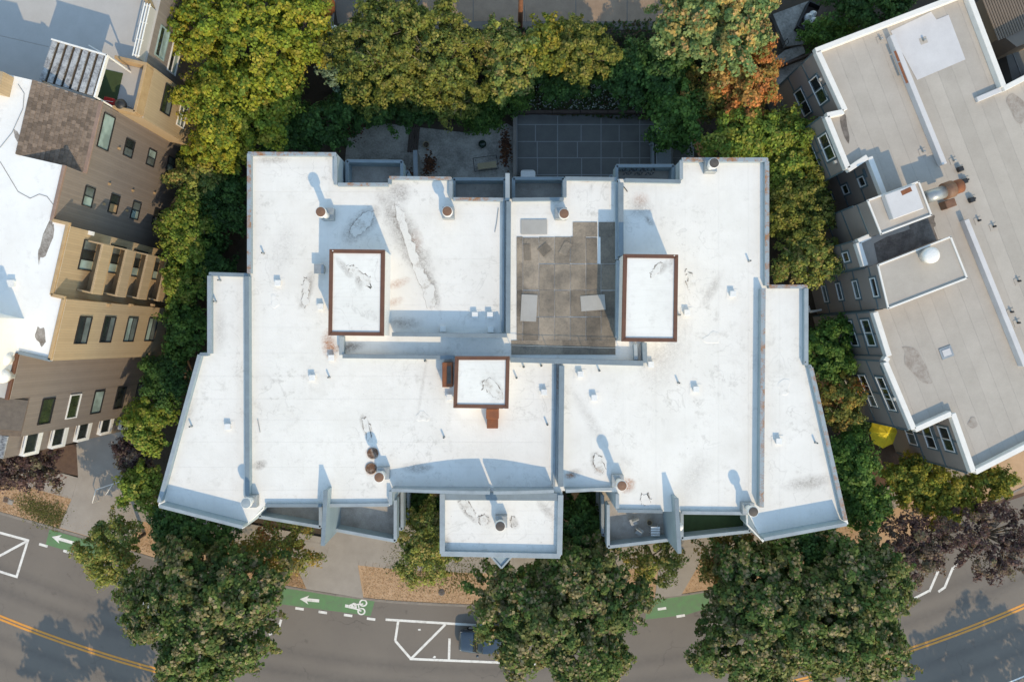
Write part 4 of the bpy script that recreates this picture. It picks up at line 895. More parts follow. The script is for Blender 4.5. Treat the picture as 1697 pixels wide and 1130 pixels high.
# roof boxes (elevator and stair heads)
def rbox(corners, z, lab):
    P = PL(corners, z); o = prism('roof_box', P, 0 if lab else ZR, z-.02, M['right_wall'], rb); prism('roof_box_top', P, z-.015, z+.01, M['right_roof'], o)
    for a, b in zip(P, P[1:]+P[:1]): seg('edge_trim', a, b, .12, z+.012, z+.12, M['right_cap'], o, .05)
    return o
rbox([(1437, 333), (1521, 302), (1542, 357), (1459, 388)], 10.5, 1); rbox([(1454, 440), (1574, 393), (1601, 461), (1471, 511)], 10.3, 1)
q = W(1499, 334, 11.0); o = box('duct_curb', q.x, q.y, 10.5, 11.0, 2.1, 1.7, M['right_patch'], rb, R_(20), .04)
q = W(1502, 317, 11.0); box('rust_patch', q.x, q.y, 11.002, 11.008, .7, .3, M['rust'], o, R_(25))
a, b, c_ = W(1533, 328, 10.0), W(1564, 318, 10.0), W(1592, 308, 10.0)
duct = tube('exhaust_duct', a, b, .42, .42, M['galv'], rb, 18, True); tube('rusted_collar', b, b.lerp(c_, .5), .56, .56, M['rust_cap'], duct, 18, True); tube('rusted_outlet', b.lerp(c_, .5), c_, .46, .46, M['rust'], duct, 18, True)
q = W(1573, 338, ZR+.5); box('duct_foot', q.x, q.y, ZR, ZR+.7, .7, .55, M['rust_cap'], rb, R_(20), .03)
q = W(1543, 423, 10.9); lathe('turbine_vent', (q.x, q.y, 10.3), [(.45, 0), (.45, .35), (.52, .4), (.52, .7), (.35, .78), (.05, .8)], M['white_paint'], rb, 22)
for x, y in ((1459, 66), (1530, 68), (1529, 252), (1580, 267), (1592, 281), (1601, 299), (1612, 330), (1646, 376), (1687, 466), (1675, 517), (1686, 535), (1621, 366)):
    q = W(x, y, ZR); o = box('vent_flashing', q.x, q.y, ZR-.01, ZR+.03, .5, .45, M['right_roof'], rb, R_(20)); lathe('vent_pipe', (q.x, q.y, ZR+.03), [(.07, 0), (.07, .22), (.05, .23)], M['galv' if x < 1590 else 'black'], o, 10)
for x, y in ((1593, 280), (1600, 300), (1612, 331)):
    q = W(x, y, ZR+.25); box('vent_hood', q.x, q.y, ZR, ZR+.3, .34, .34, M['black'], rb, R_(20), .04)
q = W(1568, 584, ZR); o = box('vent_flashing', q.x, q.y, ZR-.01, ZR+.05, .85, .75, M['galv'], rb, R_(20)); box('vent_flashing', q.x, q.y, ZR+.052, ZR+.09, .55, .45, M['right_patch'], o, R_(20))
for (x, y, rx, ry, a) in ((1400, 210, .2, 1.2, 12), (1520, 605, .55, 1.5, 35), (1685, 180, .5, 1.1, 20), (1612, 700, .3, .4, 0), (1532, 370, .9, .5, 20)):
    c = W(x, y, ZR); k = 20; mk('dirt_stain', [(c.x + rx*(1+.25*math.sin(3*t+x))*math.cos(t)*math.cos(R_(a)) - ry*(1+.2*math.sin(4*t+y))*math.sin(t)*math.sin(R_(a)), c.y + rx*math.cos(t)*math.sin(R_(a)) + ry*math.sin(t)*math.cos(R_(a)), ZR+.012) for t in [i*2*math.pi/k for i in range(k)]], [list(range(k))], M['stain_and_shade' if (x, y) in ((1480, 415), (1532, 370), (1400, 210)) else 'stain_dark'], rb)
bm = bmesh.new(); bm.faces.new([bm.verts.new((*p, ZR+.011)) for p in PL([(1448, 404), (1470, 392), (1500, 383), (1530, 369), (1545, 372), (1552, 390), (1556, 402), (1510, 420), (1470, 434), (1455, 437)], ZR)]); mkbm('recess_shade_patch', bm, M['stain_and_shade'], rb)  # dark sheet paints in the shade of the recess between the roof boxes
# facades
def RFac(p, q, zt=None):
    a = Vector(W2(*p, zt or ZP)); b = Vector(W2(*q, zt or ZP)); t = (b-a).normalized(); n_ = Vector((t.y, -t.x))
    if n_.x > 0: n_ = -n_
    return Facade(a, t, n_), (b-a).length, a
def bands(p, q, zs, k, zt=None):
    f, ln, a = RFac(p, q, zt); c = Vector((a.x, a.y, 0))
    for z in zs: f.panel('trim_band', c, .0, ln, z-.06, z+.06, -.02, .035, M['right_trim'], rb)
    for i in range(k+1):
        u = ln*i/k; f.panel('trim_band', c, u-.05, u+.05, .2, ZR-.1, -.02, .045, M['right_trim'], rb)
    return f
f1 = bands((1352, 84), (1398, 183), (7.0, 4.6, 2.2), 2); f2 = bands((1366, 190), (1403, 281), (7.0, 4.6, 2.2), 2); f3 = bands((1439, 257), (1464, 322), (7.0, 4.6, 2.2), 1); f4 = bands((1437, 333), (1459, 388), (9.2, 7.0, 4.6, 2.2), 1, 10.5); f5 = bands((1419, 398), (1432, 442), (7.0, 4.6, 2.2), 1); f6 = bands((1454, 440), (1471, 511), (9.2, 7.0, 4.6, 2.2), 1, 10.3); f7 = bands((1447, 516), (1470, 590), (7.0, 4.6, 2.2), 2); f8 = bands((1464, 598), (1513, 714), (7.0, 4.6, 2.2), 2); f9 = bands((1577, 682), (1613, 786), (6.4, 3.9), 2)
gd, gg, gm = 'glass_dark', 'glass_green', 'glass_mid'
for f, lst, w_, h_, k in ((f1, ((1357, 150), (1331, 170)), 1.9, 1.2, 2), (f2, ((1371, 244), (1346, 259)), 1.8, 1.2, 2), (f3, ((1429, 301), (1402, 314), (1376, 325)), .7, .8, 1), (f6, ((1450, 476), (1420, 480), (1392, 483), (1368, 487)), 1.3, .65, 1), (f7, ((1440, 551), (1412, 552), (1386, 556)), 1.9, 1.05, 2), (f8, ((1469, 652), (1439, 647), (1410, 640)), 2.5, .95, 3), (f9, ((1569, 727), (1540, 723), (1509, 718)), 1.8, 1.1, 2), (f5, ((1403, 426),), .7, .8, 1)):
    for i, (x, y) in enumerate(lst):
        f.window(x, y, w_, h_, rb, 'white_paint', tuple((gd, gg, gd, gm)[(i+j) % 4] for j in range(k)), .07, vert=True, surround='right_trim')
for f, x, y in ((f1, 1361, 132), (f8, 1484, 660), (f2, 1386, 268)): f.panel('wall_lamp', f.hit(x, y), -.1, .1, -.12, .12, 0, .2, M['lamp_glass'], rb)
for f, x, y in ((f1, 1369, 154), (f8, 1464, 612), (f3, 1434, 287)): f.panel('louvre', f.hit(x, y), -.3, .3, -.1, .1, 0, .1, M['right_trim'], rb)
# neighbour roofs at the top right corner
nb = thing('low_building', 'brown corrugated roofed building at the top right corner', 'building', W(1680, 60, 0))
prism('wall', PL([(1652, -20), (1740, -60), (1790, 40), (1685, 78), (1662, 60)], 6.5), 0, 6.5, M['corr_brown'], nb)
pa, pb = W(1640, 26, 6.6), W(1740, -20, 6.6); dvec = Vector((.36, -.93, 0))
for k in range(26):
    a = pa.lerp(pb, k/25) + dvec*-2.0; tube('roof_rib', a + Vector((0, 0, -.03)), a + dvec*3.9 + Vector((0, 0, -.03)), .07, .07, M['corr_brown'], nb, 6)
nb2 = thing('low_building', 'flat dark roofed annex beside the brown corrugated roof', 'building', W(1690, 110, 0))
prism('wall', PL([(1662, 72), (1790, 20), (1810, 90), (1680, 142)], 4), 0, 4, M['deck_dark'], nb2)
for k in range(3):
    a = W(1672 + k*30, 62 + 8 - k*12, 4.05); seg('roof_seam', a, a + dvec*3.2, .05, 4.0, 4.05, M['deck_line'], nb2)

# ------------------------------------------------------------------ vegetation
PAL = {
 'maple':  [((.080, .105, .030), 5), ((.058, .088, .026), 5), ((.115, .112, .042), 4), ((.150, .120, .060), 2), ((.04, .062, .02), 3)],
 'yellow': [((.180, .172, .020), 5), ((.135, .158, .022), 5), ((.095, .125, .022), 4), ((.240, .190, .035), 2)],
 'olive':  [((.120, .120, .026), 5), ((.085, .098, .024), 4), ((.160, .145, .035), 2), ((.05, .065, .02), 2)],
 'light':  [((.180, .175, .045), 4), ((.130, .150, .045), 4), ((.090, .115, .040), 2), ((.240, .180, .080), 1)],
 'pale':   [((.170, .185, .075), 4), ((.120, .155, .065), 4), ((.280, .190, .070), 2), ((.080, .120, .050), 2)],
 'orange': [((.330, .130, .050), 5), ((.290, .155, .055), 3), ((.210, .140, .045), 2), ((.140, .120, .035), 2)],
 'green':  [((.060, .105, .024), 5), ((.085, .130, .030), 3), ((.040, .075, .020), 3)],
 'bright': [((.135, .165, .030), 5), ((.095, .135, .028), 4), ((.180, .175, .035), 2)],
 'dark':   [((.030, .058, .018), 5), ((.045, .078, .022), 4), ((.022, .042, .014), 3)],
 'purple': [((.085, .048, .050), 5), ((.062, .036, .040), 4), ((.125, .085, .070), 3), ((.10, .08, .055), 2)],
 'hedge':  [((.190, .165, .026), 4), ((.120, .135, .024), 4), ((.080, .100, .022), 3)],
 'autumn': [((.210, .140, .040), 3), ((.135, .130, .035), 4), ((.090, .100, .030), 3), ((.240, .100, .040), 1)],
 'bluish': [((.130, .165, .130), 4), ((.090, .125, .085), 4)],
}
TIPS = {'maple': (.235, .195, .105), 'pale': (.36, .24, .10), 'light': (.26, .22, .07), 'yellow': (.25, .225, .03), 'olive': (.21, .19, .05), 'bright': (.22, .22, .05), 'hedge': (.30, .24, .04)}      # paler shoots and seed heads at the ends of the sprays
def crown_arrays(rng, rx, ry, rz, ncl, rc, nlf, leaf, pal):
    d = rng.normal(size=(ncl, 3)); d /= np.linalg.norm(d, axis=1)[:, None]
    d[:, 2] = np.where(d[:, 2] < -.2, -d[:, 2], d[:, 2])
    az = np.arctan2(d[:, 1], d[:, 0]); ph = rng.uniform(0, 6.28, 4)
    lobe = 1 + .13*np.sin(3*az+ph[0]) + .12*np.sin(5*az+ph[1]) + .10*np.sin(8*az + 3*d[:, 2]+ph[2]) + rng.uniform(-.1, .07, ncl)
    rad = np.where(rng.random(ncl) < .62, rng.uniform(.84, 1.0, ncl), rng.uniform(.35, .86, ncl))*lobe
    C = d*np.array([rx, ry, rz])*.99*rad[:, None]
    rcl = rc*rng.uniform(.55, 1.35, ncl)
    cl, wt = zip(*PAL[pal]); cl = np.array(cl)*np.array([1.85, 2.02, 1.75])*(1.35 if pal == 'dark' else 1.0); wt = np.array(wt, float); wt /= wt.sum()
    base = cl[rng.choice(len(cl), ncl, p=wt)]*rng.uniform(.85, 1.18, (ncl, 1))
    n = ncl*nlf; idx = np.repeat(np.arange(ncl), nlf)
    e = rng.normal(size=(n, 3)); e /= np.linalg.norm(e, axis=1)[:, None]
    e[:, 2] = np.where(rng.random(n) < .5, np.abs(e[:, 2]), e[:, 2])
    ax_ = d + rng.normal(size=(ncl, 3))*.55; ax_[:, 2] = ax_[:, 2]*.5; ax_ /= np.linalg.norm(ax_, axis=1)[:, None]
    off = e*(rcl[idx]*rng.uniform(.3, 1.08, n)**.6)[:, None]*np.array([1, 1, .8])
    str_ = rng.uniform(.35, 1.1, ncl)[idx]; pr = (off*ax_[idx]).sum(1)
    P = C[idx] + off*(1 - .22*str_)[:, None] + ax_[idx]*(pr*str_)[:, None]
    nr = e*.8 + d[idx]*.4 + np.array([0, 0, .45]) + rng.normal(size=(n, 3))*.45; nr /= np.linalg.norm(nr, axis=1)[:, None]
    r = rng.normal(size=(n, 3)); t = np.cross(nr, r); t /= np.linalg.norm(t, axis=1)[:, None]; b = np.cross(nr, t)
    Ls = leaf*.95*rng.uniform(.4, 1.55, n)[:, None]; Wd = Ls*.40
    q0 = P - t*Ls*.5; q2 = P + t*Ls*.5 - nr*Ls*.12; q1 = P + b*Wd + t*Ls*.05; q3 = P - b*Wd + t*Ls*.05
    V = np.stack([q0, q1, q2, q3], 1).reshape(-1, 3)
    if pal in TIPS:
        tipc = (rng.random(ncl) < .5)[idx] & (e[:, 2] > .55) & (rng.random(n) < .7)
        bl = base[idx].copy(); bl[tipc] = np.array(TIPS[pal])*1.55
    else: bl = base[idx]
    alt = cl[rng.choice(len(cl), n, p=wt)]; mx = (rng.random(n) < .22)[:, None]
    cc = np.where(mx, alt, bl)*rng.uniform(.6, 1.4, (n, 1)); cc = np.repeat(np.c_[cc, np.ones(n)], 4, 0)
    return V, cc, C
TREES = 0
def tree(name, label, cat, px, py, zc, rx, ry, rz, pal, dens=1.0, rc=.48, leaf=.22, group=None, twigs=0, trunk=True, nlf=80, at=None):
    global TREES; TREES += 1
    rng = np.random.default_rng(100 + TREES*7)
    c = W(px, py, zc) if at is None else Vector((at[0], at[1], zc))
    area = 2*math.pi*((rx*ry)**.8 + (rx*rz)**.8 + (ry*rz)**.8)/3*1.25
    ncl = max(10, int(area/(math.pi*rc*rc)*3.1*dens))
    V, cc, C = crown_arrays(rng, rx, ry, rz, ncl, rc, nlf, leaf, pal)
    t = thing(name, label, cat, (c.x, c.y, 0), group)
    V = V + np.array([c.x, c.y, zc]); V[:, 2] = np.maximum(V[:, 2], .06)
    rawmesh('crown', V, 4, cc, M['leaf'], t, (c.x, c.y, zc))
    bm = bmesh.new(); base = Vector((c.x, c.y, -.1)); zt = max(.3, zc - rz*.35); r0 = max(.03, min(.28, zc*.03))
    if trunk:
        pts = [base, Vector((c.x + rng.uniform(-.15, .15), c.y + rng.uniform(-.15, .15), zt*.55)), Vector((c.x, c.y, zt))]
        btube(bm, pts[0], pts[1], r0*1.25, r0, 9); btube(bm, pts[1], pts[2], r0, r0*.75, 9)
    tip = Vector((c.x, c.y, zt)); order = rng.permutation(len(C))[:8 + twigs]
    for k, i in enumerate(order):
        e = Vector(C[i]) + c; 
        if e.z < .1: continue
        m_ = tip.lerp(e, .5) + Vector((rng.uniform(-.1, .1), rng.uniform(-.1, .1), rng.uniform(.05, .3)))*min(rx, 2)
        btube(bm, tip, m_, r0*.5, r0*.28, 5, False); btube(bm, m_, e + (e-m_)*(.2 if k >= 8 else -.05), r0*.28, .012, 5, False)
        if k >= 8:
            for s in range(2):
                f = m_.lerp(e, .6); btube(bm, f, f + Vector((rng.normal()*.6, rng.normal()*.6, .5+rng.random()*.5)), .02, .008, 4, False)
    mkbm('trunk', bm, M['pale_twig'] if twigs else M['bark'], t)
    return t
ST = 'street trees in front of the building'
tree('street_tree', 'big green street tree with tan tips on the left, over the bike lane', 'tree', 347, 1010, 6.6, 5.5, 5.3, 3.4, 'maple', 1.6, .42, .23, group=ST)
tree('street_tree', 'big green street tree below the pointed front bay', 'tree', 930, 1010, 6.6, 6.1, 5.2, 3.4, 'maple', 1.6, .42, .23, group=ST)
tree('street_tree', 'big green street tree left of the pair on the lower right', 'tree', 1260, 1020, 6.6, 4.6, 5.4, 3.2, 'maple', 1.6, .42, .23, group=ST)
tree('street_tree', 'big green street tree right of the pair, touching the purple tree', 'tree', 1398, 1005, 6.8, 4.3, 5.2, 3.3, 'maple', 1.6, .42, .23, group=ST)
tree('young_tree', 'small yellow green tree between the left lawn driveway and the big tree', 'tree', 190, 910, 4.2, 2.1, 2.7, 2.0, 'light', .75, .36, .16)
tree('young_tree', 'loose yellow green tree under the left street balcony', 'tree', 460, 905, 4.0, 3.2, 2.2, 1.8, 'autumn', .55, .36, .15, twigs=12)
tree('young_tree', 'loose yellow green tree left of the front bay block', 'tree', 708, 900, 4.2, 2.6, 2.9, 2.0, 'light', 1.0, .36, .15)
tree('young_tree', 'thin yellow green tree under the right street balcony', 'tree', 1083, 925, 4.0, 2.2, 1.9, 1.8, 'light', .45, .34, .15, twigs=10)
tree('young_tree', 'yellow brown tree under the turfed right balcony', 'tree', 1205, 915, 4.4, 2.6, 2.3, 2.0, 'autumn', .7, .38, .16)
tree('dark_tree', 'dark green tree right of the front bay block', 'tree', 965, 885, 4.6, 2.2, 2.5, 2.2, 'dark', .9, .42, .2)
tree('dark_tree', 'dark green tree under the tail of the left wing', 'tree', 320, 880, 4.2, 2.9, 1.9, 2.0, 'dark', .9, .42, .2)
tree('dark_tree', 'dark green tree under the tail of the right wing', 'tree', 1330, 905, 4.8, 2.8, 2.1, 2.0, 'dark', .9, .42, .2)
tree('dark_shrub', 'dark shrub in the gap right of the front bay block', 'shrub', 975, 838, 2.4, 1.9, 1.4, 1.4, 'dark', 1.0, .35, .18)
tree('dark_shrub', 'dark shrub in the gap left of the front bay block', 'shrub', 695, 838, 2.2, 1.6, 1.2, 1.4, 'dark', .9, .35, .18)
PT = 'purple leaved trees'
tree('purple_tree', 'purple leaved tree at the right edge above the road', 'tree', 1640, 890, 4.6, 3.8, 3.0, 1.9, 'purple', .5, .36, .16, group=PT, twigs=14)
tree('purple_tree', 'purple leaved tree between the street trees and the yellow hedge', 'tree', 1512, 900, 4.2, 2.5, 2.6, 1.9, 'purple', .5, .34, .16, group=PT, twigs=10)
tree('purple_tree', 'purple leaved tree over the lawn at the left edge', 'tree', 28, 772, 4.2, 3.6, 1.7, 1.7, 'purple', .9, .34, .16, group=PT, twigs=6)
tree('purple_shrub', 'purple leaved shrub beside the left wing roof', 'shrub', 232, 752, 2.6, 1.5, 1.9, 1.4, 'purple', .8, .3, .15, twigs=6)
# back row
tree('yellow_tree', 'tall yellow green tree at the top left behind the building', 'tree', 420, 50, 7.6, 5.8, 4.7, 3.2, 'yellow', 1.1, .42, .2)
tree('yellow_tree', 'lower yellow green tree beside the tan walls', 'tree', 400, 185, 7.2, 4.0, 3.2, 2.8, 'yellow', 1.05, .42, .2)
tree('yellow_tree', 'narrow yellow green tree at the northwest corner of the white roof', 'tree', 372, 243, 5.6, 2.3, 1.9, 2.2, 'yellow', .9, .4, .19)
tree('olive_tree', 'large olive green tree with pale twigs above the patio', 'tree', 672, 85, 6.9, 5.3, 4.1, 3.0, 'olive', 1.15, .38, .18, twigs=60)
tree('olive_tree', 'small olive tree hanging over the patio bench', 'tree', 735, 155, 5.4, 3.0, 1.9, 1.8, 'olive', .8, .36, .17, twigs=24)
tree('bluish_shrub', 'blue green shrub between the yellow and olive trees', 'shrub', 560, 95, 5.8, 1.6, 2.0, 1.6, 'bluish', .6, .34, .17)
tree('leafy_shrub', 'yellow green bush right of the olive tree', 'shrub', 842, 105, 5.2, 2.3, 2.9, 2.0, 'light', .9, .36, .2)
tree('leafy_shrub', 'golden bush beside the utility pole', 'shrub', 905, 80, 5.4, 1.7, 1.9, 1.7, 'hedge', .9, .36, .2)
tree('leafy_shrub', 'yellow olive bush in the middle of the back hedge', 'shrub', 965, 88, 5.6, 2.4, 2.1, 1.9, 'olive', .95, .36, .18, twigs=8)
tree('dark_shrub', 'dark green bush above the white ground flowers', 'shrub', 1035, 125, 4.1, 2.2, 2.3, 1.6, 'dark', .95, .36, .18)
tree('dark_shrub', 'low green bush at the top of the patio', 'shrub', 838, 160, 2.0, 1.9, 1.3, 1.1, 'green', .95, .32, .15)
tree('dark_shrub', 'low green bush spilling over the patio edge', 'shrub', 795, 196, 1.3, 1.8, 1.1, .9, 'green', .95, .32, .15)
tree('dark_shrub', 'low dark bush under the golden bush', 'shrub', 930, 135, 3.0, 2.2, 1.5, 1.3, 'dark', .9, .34, .17)
tree('dark_tree', 'dark tree shading the patio behind the olive tree', 'tree', 600, 175, 4.2, 2.6, 2.0, 2.2, 'dark', .9, .4, .2)
tree('dark_tree', 'dark green tree behind the northwest block of the white roof', 'tree', 495, 215, 4.4, 3.6, 2.1, 2.3, 'dark', 1.0, .42, .2)
tree('dark_tree', 'dark tree beside the boards at the top of the patio', 'tree', 690, 180, 3.6, 2.6, 1.4, 1.7, 'dark', .8, .38, .18)
tree('pale_tree', 'pale green tree with orange tips at the top right of the hedge', 'tree', 1180, 45, 7.6, 4.0, 3.4, 2.8, 'pale', 1.1, .42, .24)
tree('orange_tree', 'orange autumn tree beside the concrete ramp', 'tree', 1228, 135, 5.8, 2.5, 3.0, 2.3, 'orange', 1.0, .38, .19)
tree('leafy_tree', 'green tree beside the parking court', 'tree', 1116, 195, 4.6, 2.0, 2.6, 2.3, 'green', 1.0, .42, .2)
tree('dark_tree', 'dark green tree between the pale tree and the parking court', 'tree', 1092, 118, 5.2, 2.0, 2.0, 2.0, 'dark', .9, .4, .2)
tree('leafy_tree', 'olive brown tree under the orange tree', 'tree', 1160, 160, 4.4, 2.0, 1.9, 1.8, 'autumn', .8, .38, .18)
tree('leafy_tree', 'bright green tree at the northeast corner of the white roof', 'tree', 1235, 230, 5.4, 3.1, 2.0, 2.1, 'bright', 1.0, .4, .19)
tree('leafy_tree', 'dark green tree at the top edge right of the ramp', 'tree', 1440, 15, 3.6, 3.2, 1.8, 1.8, 'dark', .9, .4, .2)
tree('leafy_shrub', 'green shrub beside the dumpster enclosure', 'shrub', 1368, 58, 2.2, 2.0, 1.2, 1.2, 'green', .8, .34, .17)
# strip between the white building and the right building
tree('side_tree', 'bright green tree beside the upper windows of the taupe building', 'tree', 1300, 255, 4.9, 2.3, 2.8, 2.1, 'bright', .95, .4, .19)
tree('side_tree', 'olive green tree beside the square windows of the taupe building', 'tree', 1322, 345, 5.0, 2.5, 2.9, 2.1, 'olive', 1.0, .36, .17, twigs=8)
tree('side_tree', 'olive green tree beside the top of the right wing', 'tree', 1335, 432, 4.8, 2.4, 2.0, 2.0, 'light', .9, .36, .17, twigs=8)
tree('side_tree', 'green tree halfway down the right wing', 'tree', 1366, 580, 4.2, 1.8, 2.7, 1.9, 'green', .95, .38, .18)
tree('side_tree', 'brown twigged tree beside the triple windows', 'tree', 1392, 660, 4.2, 1.8, 2.0, 1.8, 'autumn', .8, .36, .17, twigs=12)
tree('side_tree', 'dense green tree below the yellow parasol', 'tree', 1402, 765, 4.4, 1.8, 2.4, 2.2, 'green', 1.0, .4, .19)
tree('side_tree', 'green tree at the corner of the right wing', 'tree', 1430, 835, 3.8, 1.7, 2.0, 1.8, 'green', .95, .38, .18)
tree('hedge_bush', 'yellow green bush nearest the yellow parasol', 'shrub', 1508, 795, 3.0, 2.0, 1.9, 1.6, 'hedge', 1.0, .36, .18)
tree('hedge_bush', 'yellow green bush in the middle of the front hedge on the right', 'shrub', 1565, 825, 3.0, 2.3, 2.0, 1.6, 'hedge', 1.0, .36, .18)
tree('hedge_bush', 'yellow green bush at the far right of the front hedge', 'shrub', 1640, 800, 2.8, 1.6, 1.2, 1.3, 'hedge', .9, .34, .17)
tree('dark_shrub', 'dark shrub behind the yellow parasol', 'shrub', 1424, 690, 1.4, .9, 1.4, 1.0, 'dark', .9, .34, .17)
# strip between the left building and the white building
tree('side_tree', 'dark green tree along the upper left wall of the white building', 'tree', 368, 330, 3.6, 2.3, 3.2, 2.0, 'dark', 1.0, .4, .19)
tree('side_tree', 'olive green tree beside the stacked tan balconies', 'tree', 312, 385, 5.0, 1.7, 2.6, 2.1, 'bright', .95, .36, .17, twigs=8)
tree('side_tree', 'light green tree above the stacked tan balconies', 'tree', 335, 300, 4.6, 2.0, 1.6, 1.8, 'light', .8, .36, .17)
tree('side_tree', 'small green tree at the foot of the tan balconies', 'tree', 307, 468, 4.4, 1.3, 1.7, 1.6, 'bright', .9, .36, .17)
tree('side_tree', 'dark green tree along the top of the left wing', 'tree', 345, 430, 3.2, 1.7, 2.6, 1.8, 'dark', .95, .38, .18)
tree('side_tree', 'dark green tree beside the tan wall with five windows', 'tree', 312, 545, 3.6, 1.5, 2.6, 1.9, 'green', .95, .38, .18)
tree('side_tree', 'green tree below the tan wall on the left', 'tree', 280, 625, 3.6, 1.7, 2.0, 1.8, 'dark', .95, .38, .18)
tree('side_tree', 'yellow green tree beside the brown wall on the left', 'tree', 250, 700, 3.6, 1.6, 2.1, 1.7, 'bright', .95, .36, .18)
tree('side_tree', 'yellow green tree at the tail of the left wing', 'tree', 240, 805, 3.4, 1.6, 1.9, 1.6, 'bright', .9, .36, .18)
tree('dark_shrub', 'dark shrub at the foot of the brown wall in the shade', 'shrub', 330, 270, 2.2, 1.2, 1.4, 1.3, 'dark', .9, .36, .18)
# trees across the road, standing just out of the picture: their shadows fall on the lanes
for k, (x, y, r) in enumerate(((-32.5, -36.2, 2.6), (-27.2, -35.6, 2.2), (-41, -37.5, 2.6), (42.3, -35.4, 3.6), (38.6, -37.2, 2.6))):
    tree('street_tree', ('street tree across the road, shading the lane at the lower left', 'smaller street tree across the road beside the lower left shadow', 'far left street tree across the road', 'street tree across the road, shading the lane at the lower right', 'smaller street tree across the road at the lower right')[k], 'tree', 0, 0, 7.0, r, r*.9, 2.6, 'maple', .8, .5, .3, group='trees across the road', nlf=36, at=(x, y))

# ------------------------------------------------------------------ vehicles
def loft(name, secs, mat, parent, Mx, n=14, smooth=True, pw=4.0):
    """secs: (x, half width, z bottom, z top)"""
    bm = bmesh.new(); rings = []
    for x, hw, zb, zt in secs:
        r = []
        for i in range(n):
            a = 2*math.pi*(i+.5)/n; ca, sa = math.cos(a), math.sin(a)
            X = math.copysign(abs(ca)**(2/pw), ca)*hw; Z = (zb+zt)/2 + math.copysign(abs(sa)**(2/pw), sa)*(zt-zb)/2
            r.append(bm.verts.new(Mx @ Vector((x, X, Z))))
        rings.append(r)
    for A, B in zip(rings[:-1], rings[1:]):
        for i in range(n): bm.faces.new((A[i], A[(i+1) % n], B[(i+1) % n], B[i]))
    bm.faces.new(rings[0][::-1]); bm.faces.new(rings[-1])
    return mkbm(name, bm, mat, parent, smooth)
def car(label, px, py, ang, paint, name='parked_car'):
    c = W(px, py, .7); Mx = Matrix.Translation((c.x, c.y, 0)) @ Matrix.Rotation(ang, 4, 'Z')
    t = thing(name, label, 'car', (c.x, c.y, 0))
    b = loft('body', [(-2.2, .62, .4, .62), (-2.15, .78, .3, .72), (-1.9, .86, .22, .86), (-1.2, .9, .2, .93), (-.6, .9, .2, .95), (.4, .9, .2, .96), (1.3, .9, .2, .97), (1.9, .87, .22, .95), (2.15, .8, .3, .88), (2.22, .66, .4, .7)], paint, t, Mx, 20)
    loft('glasshouse', [(-1.05, .70, .86, .93), (-.45, .70, .86, 1.32), (-.1, .69, .86, 1.41), (1.0, .68, .86, 1.41), (1.45, .67, .86, 1.3), (1.85, .66, .86, .95)], M['glass_dark'], t, Mx, 18)
    loft('roof_panel', [(-.3, .60, 1.34, 1.385), (-.15, .62, 1.38, 1.44), (.95, .61, 1.38, 1.44), (1.2, .58, 1.34, 1.39)], paint, t, Mx, 16)
    for s in (-1, 1):
        for x in (-1.3, 1.3):
            p, q = Mx @ Vector((x, s*.72, .33)), Mx @ Vector((x, s*.915, .33)); ty = tube('wheel', p, q, .33, .33, M['tyre'], t, 18)
            tube('rim', q, Mx @ Vector((x, s*.925, .33)), .2, .2, M['alloy'], ty, 14)
        loft('headlight', [(-2.12, .12, .58, .70), (-1.92, .15, .6, .80)], M['lamp_glass'], t, Mx @ Matrix.Translation((0, s*.62, 0)), 10)
        loft('tail_light', [(2.0, .14, .68, .86), (2.2, .1, .7, .82)], M['red'], t, Mx @ Matrix.Translation((0, s*.6, 0)), 10)
        loft('wing_mirror', [(-.75, .06, .92, 1.0), (-.68, .1, .9, 1.05), (-.55, .09, .9, 1.05)], paint, t, Mx @ Matrix.Translation((0, s*1.0, 0)), 10)
    return t
navy = plain('navy_paint', (.035, .055, .085), .22); navy.node_tree.nodes['Principled BSDF'].inputs['Coat Weight'].default_value = .6
white_car = plain('white_car_paint', (.72, .73, .74), .22); grey_car = plain('grey_car_paint', (.22, .25, .27), .25)
car('dark blue car parked in the centre box, half under the street tree', 806, 1064, R_(-3), navy)
car('white car parked under the leftmost big street tree', 272, 1003, R_(-15), white_car)
car('white car parked under the right pair of street trees', 1400, 1003, R_(16), white_car)
car('grey car parked in the back court under the tree', 1097, 255, R_(-90), grey_car)
# small white cart tucked under the rear terrace
p = W(875, 292, 1.6); t = thing('utility_cart', 'small white roofed cart tucked under the rear terrace', 'cart', (p.x, p.y, 0))
Mx = Matrix.Translation((p.x, p.y-.35, 0)) @ Matrix.Rotation(R_(-90), 4, 'Z')
loft('roof_panel', [(-.75, .5, 1.62, 1.68), (-.65, .58, 1.6, 1.72), (.65, .58, 1.6, 1.72), (.75, .5, 1.62, 1.68)], M['white_paint'], t, Mx, 16); loft('body', [(-1.1, .45, .3, .6), (-1.0, .55, .25, .75), (.9, .55, .25, .7), (1.0, .45, .3, .6)], M['white_paint'], t, Mx, 14)
for x in (-.6, .6):
    for y in (-.5, .5): tube('post', Mx @ Vector((x, y, .5)), Mx @ Vector((x*.95, y*.95, 1.65)), .025, .025, M['black'], t, 6)
for x in (-.7, .7):
    for y in (-.5, .5): tube('wheel', Mx @ Vector((x, y-.06, .22)), Mx @ Vector((x, y+.06, .22)), .22, .22, M['tyre'], t, 14)

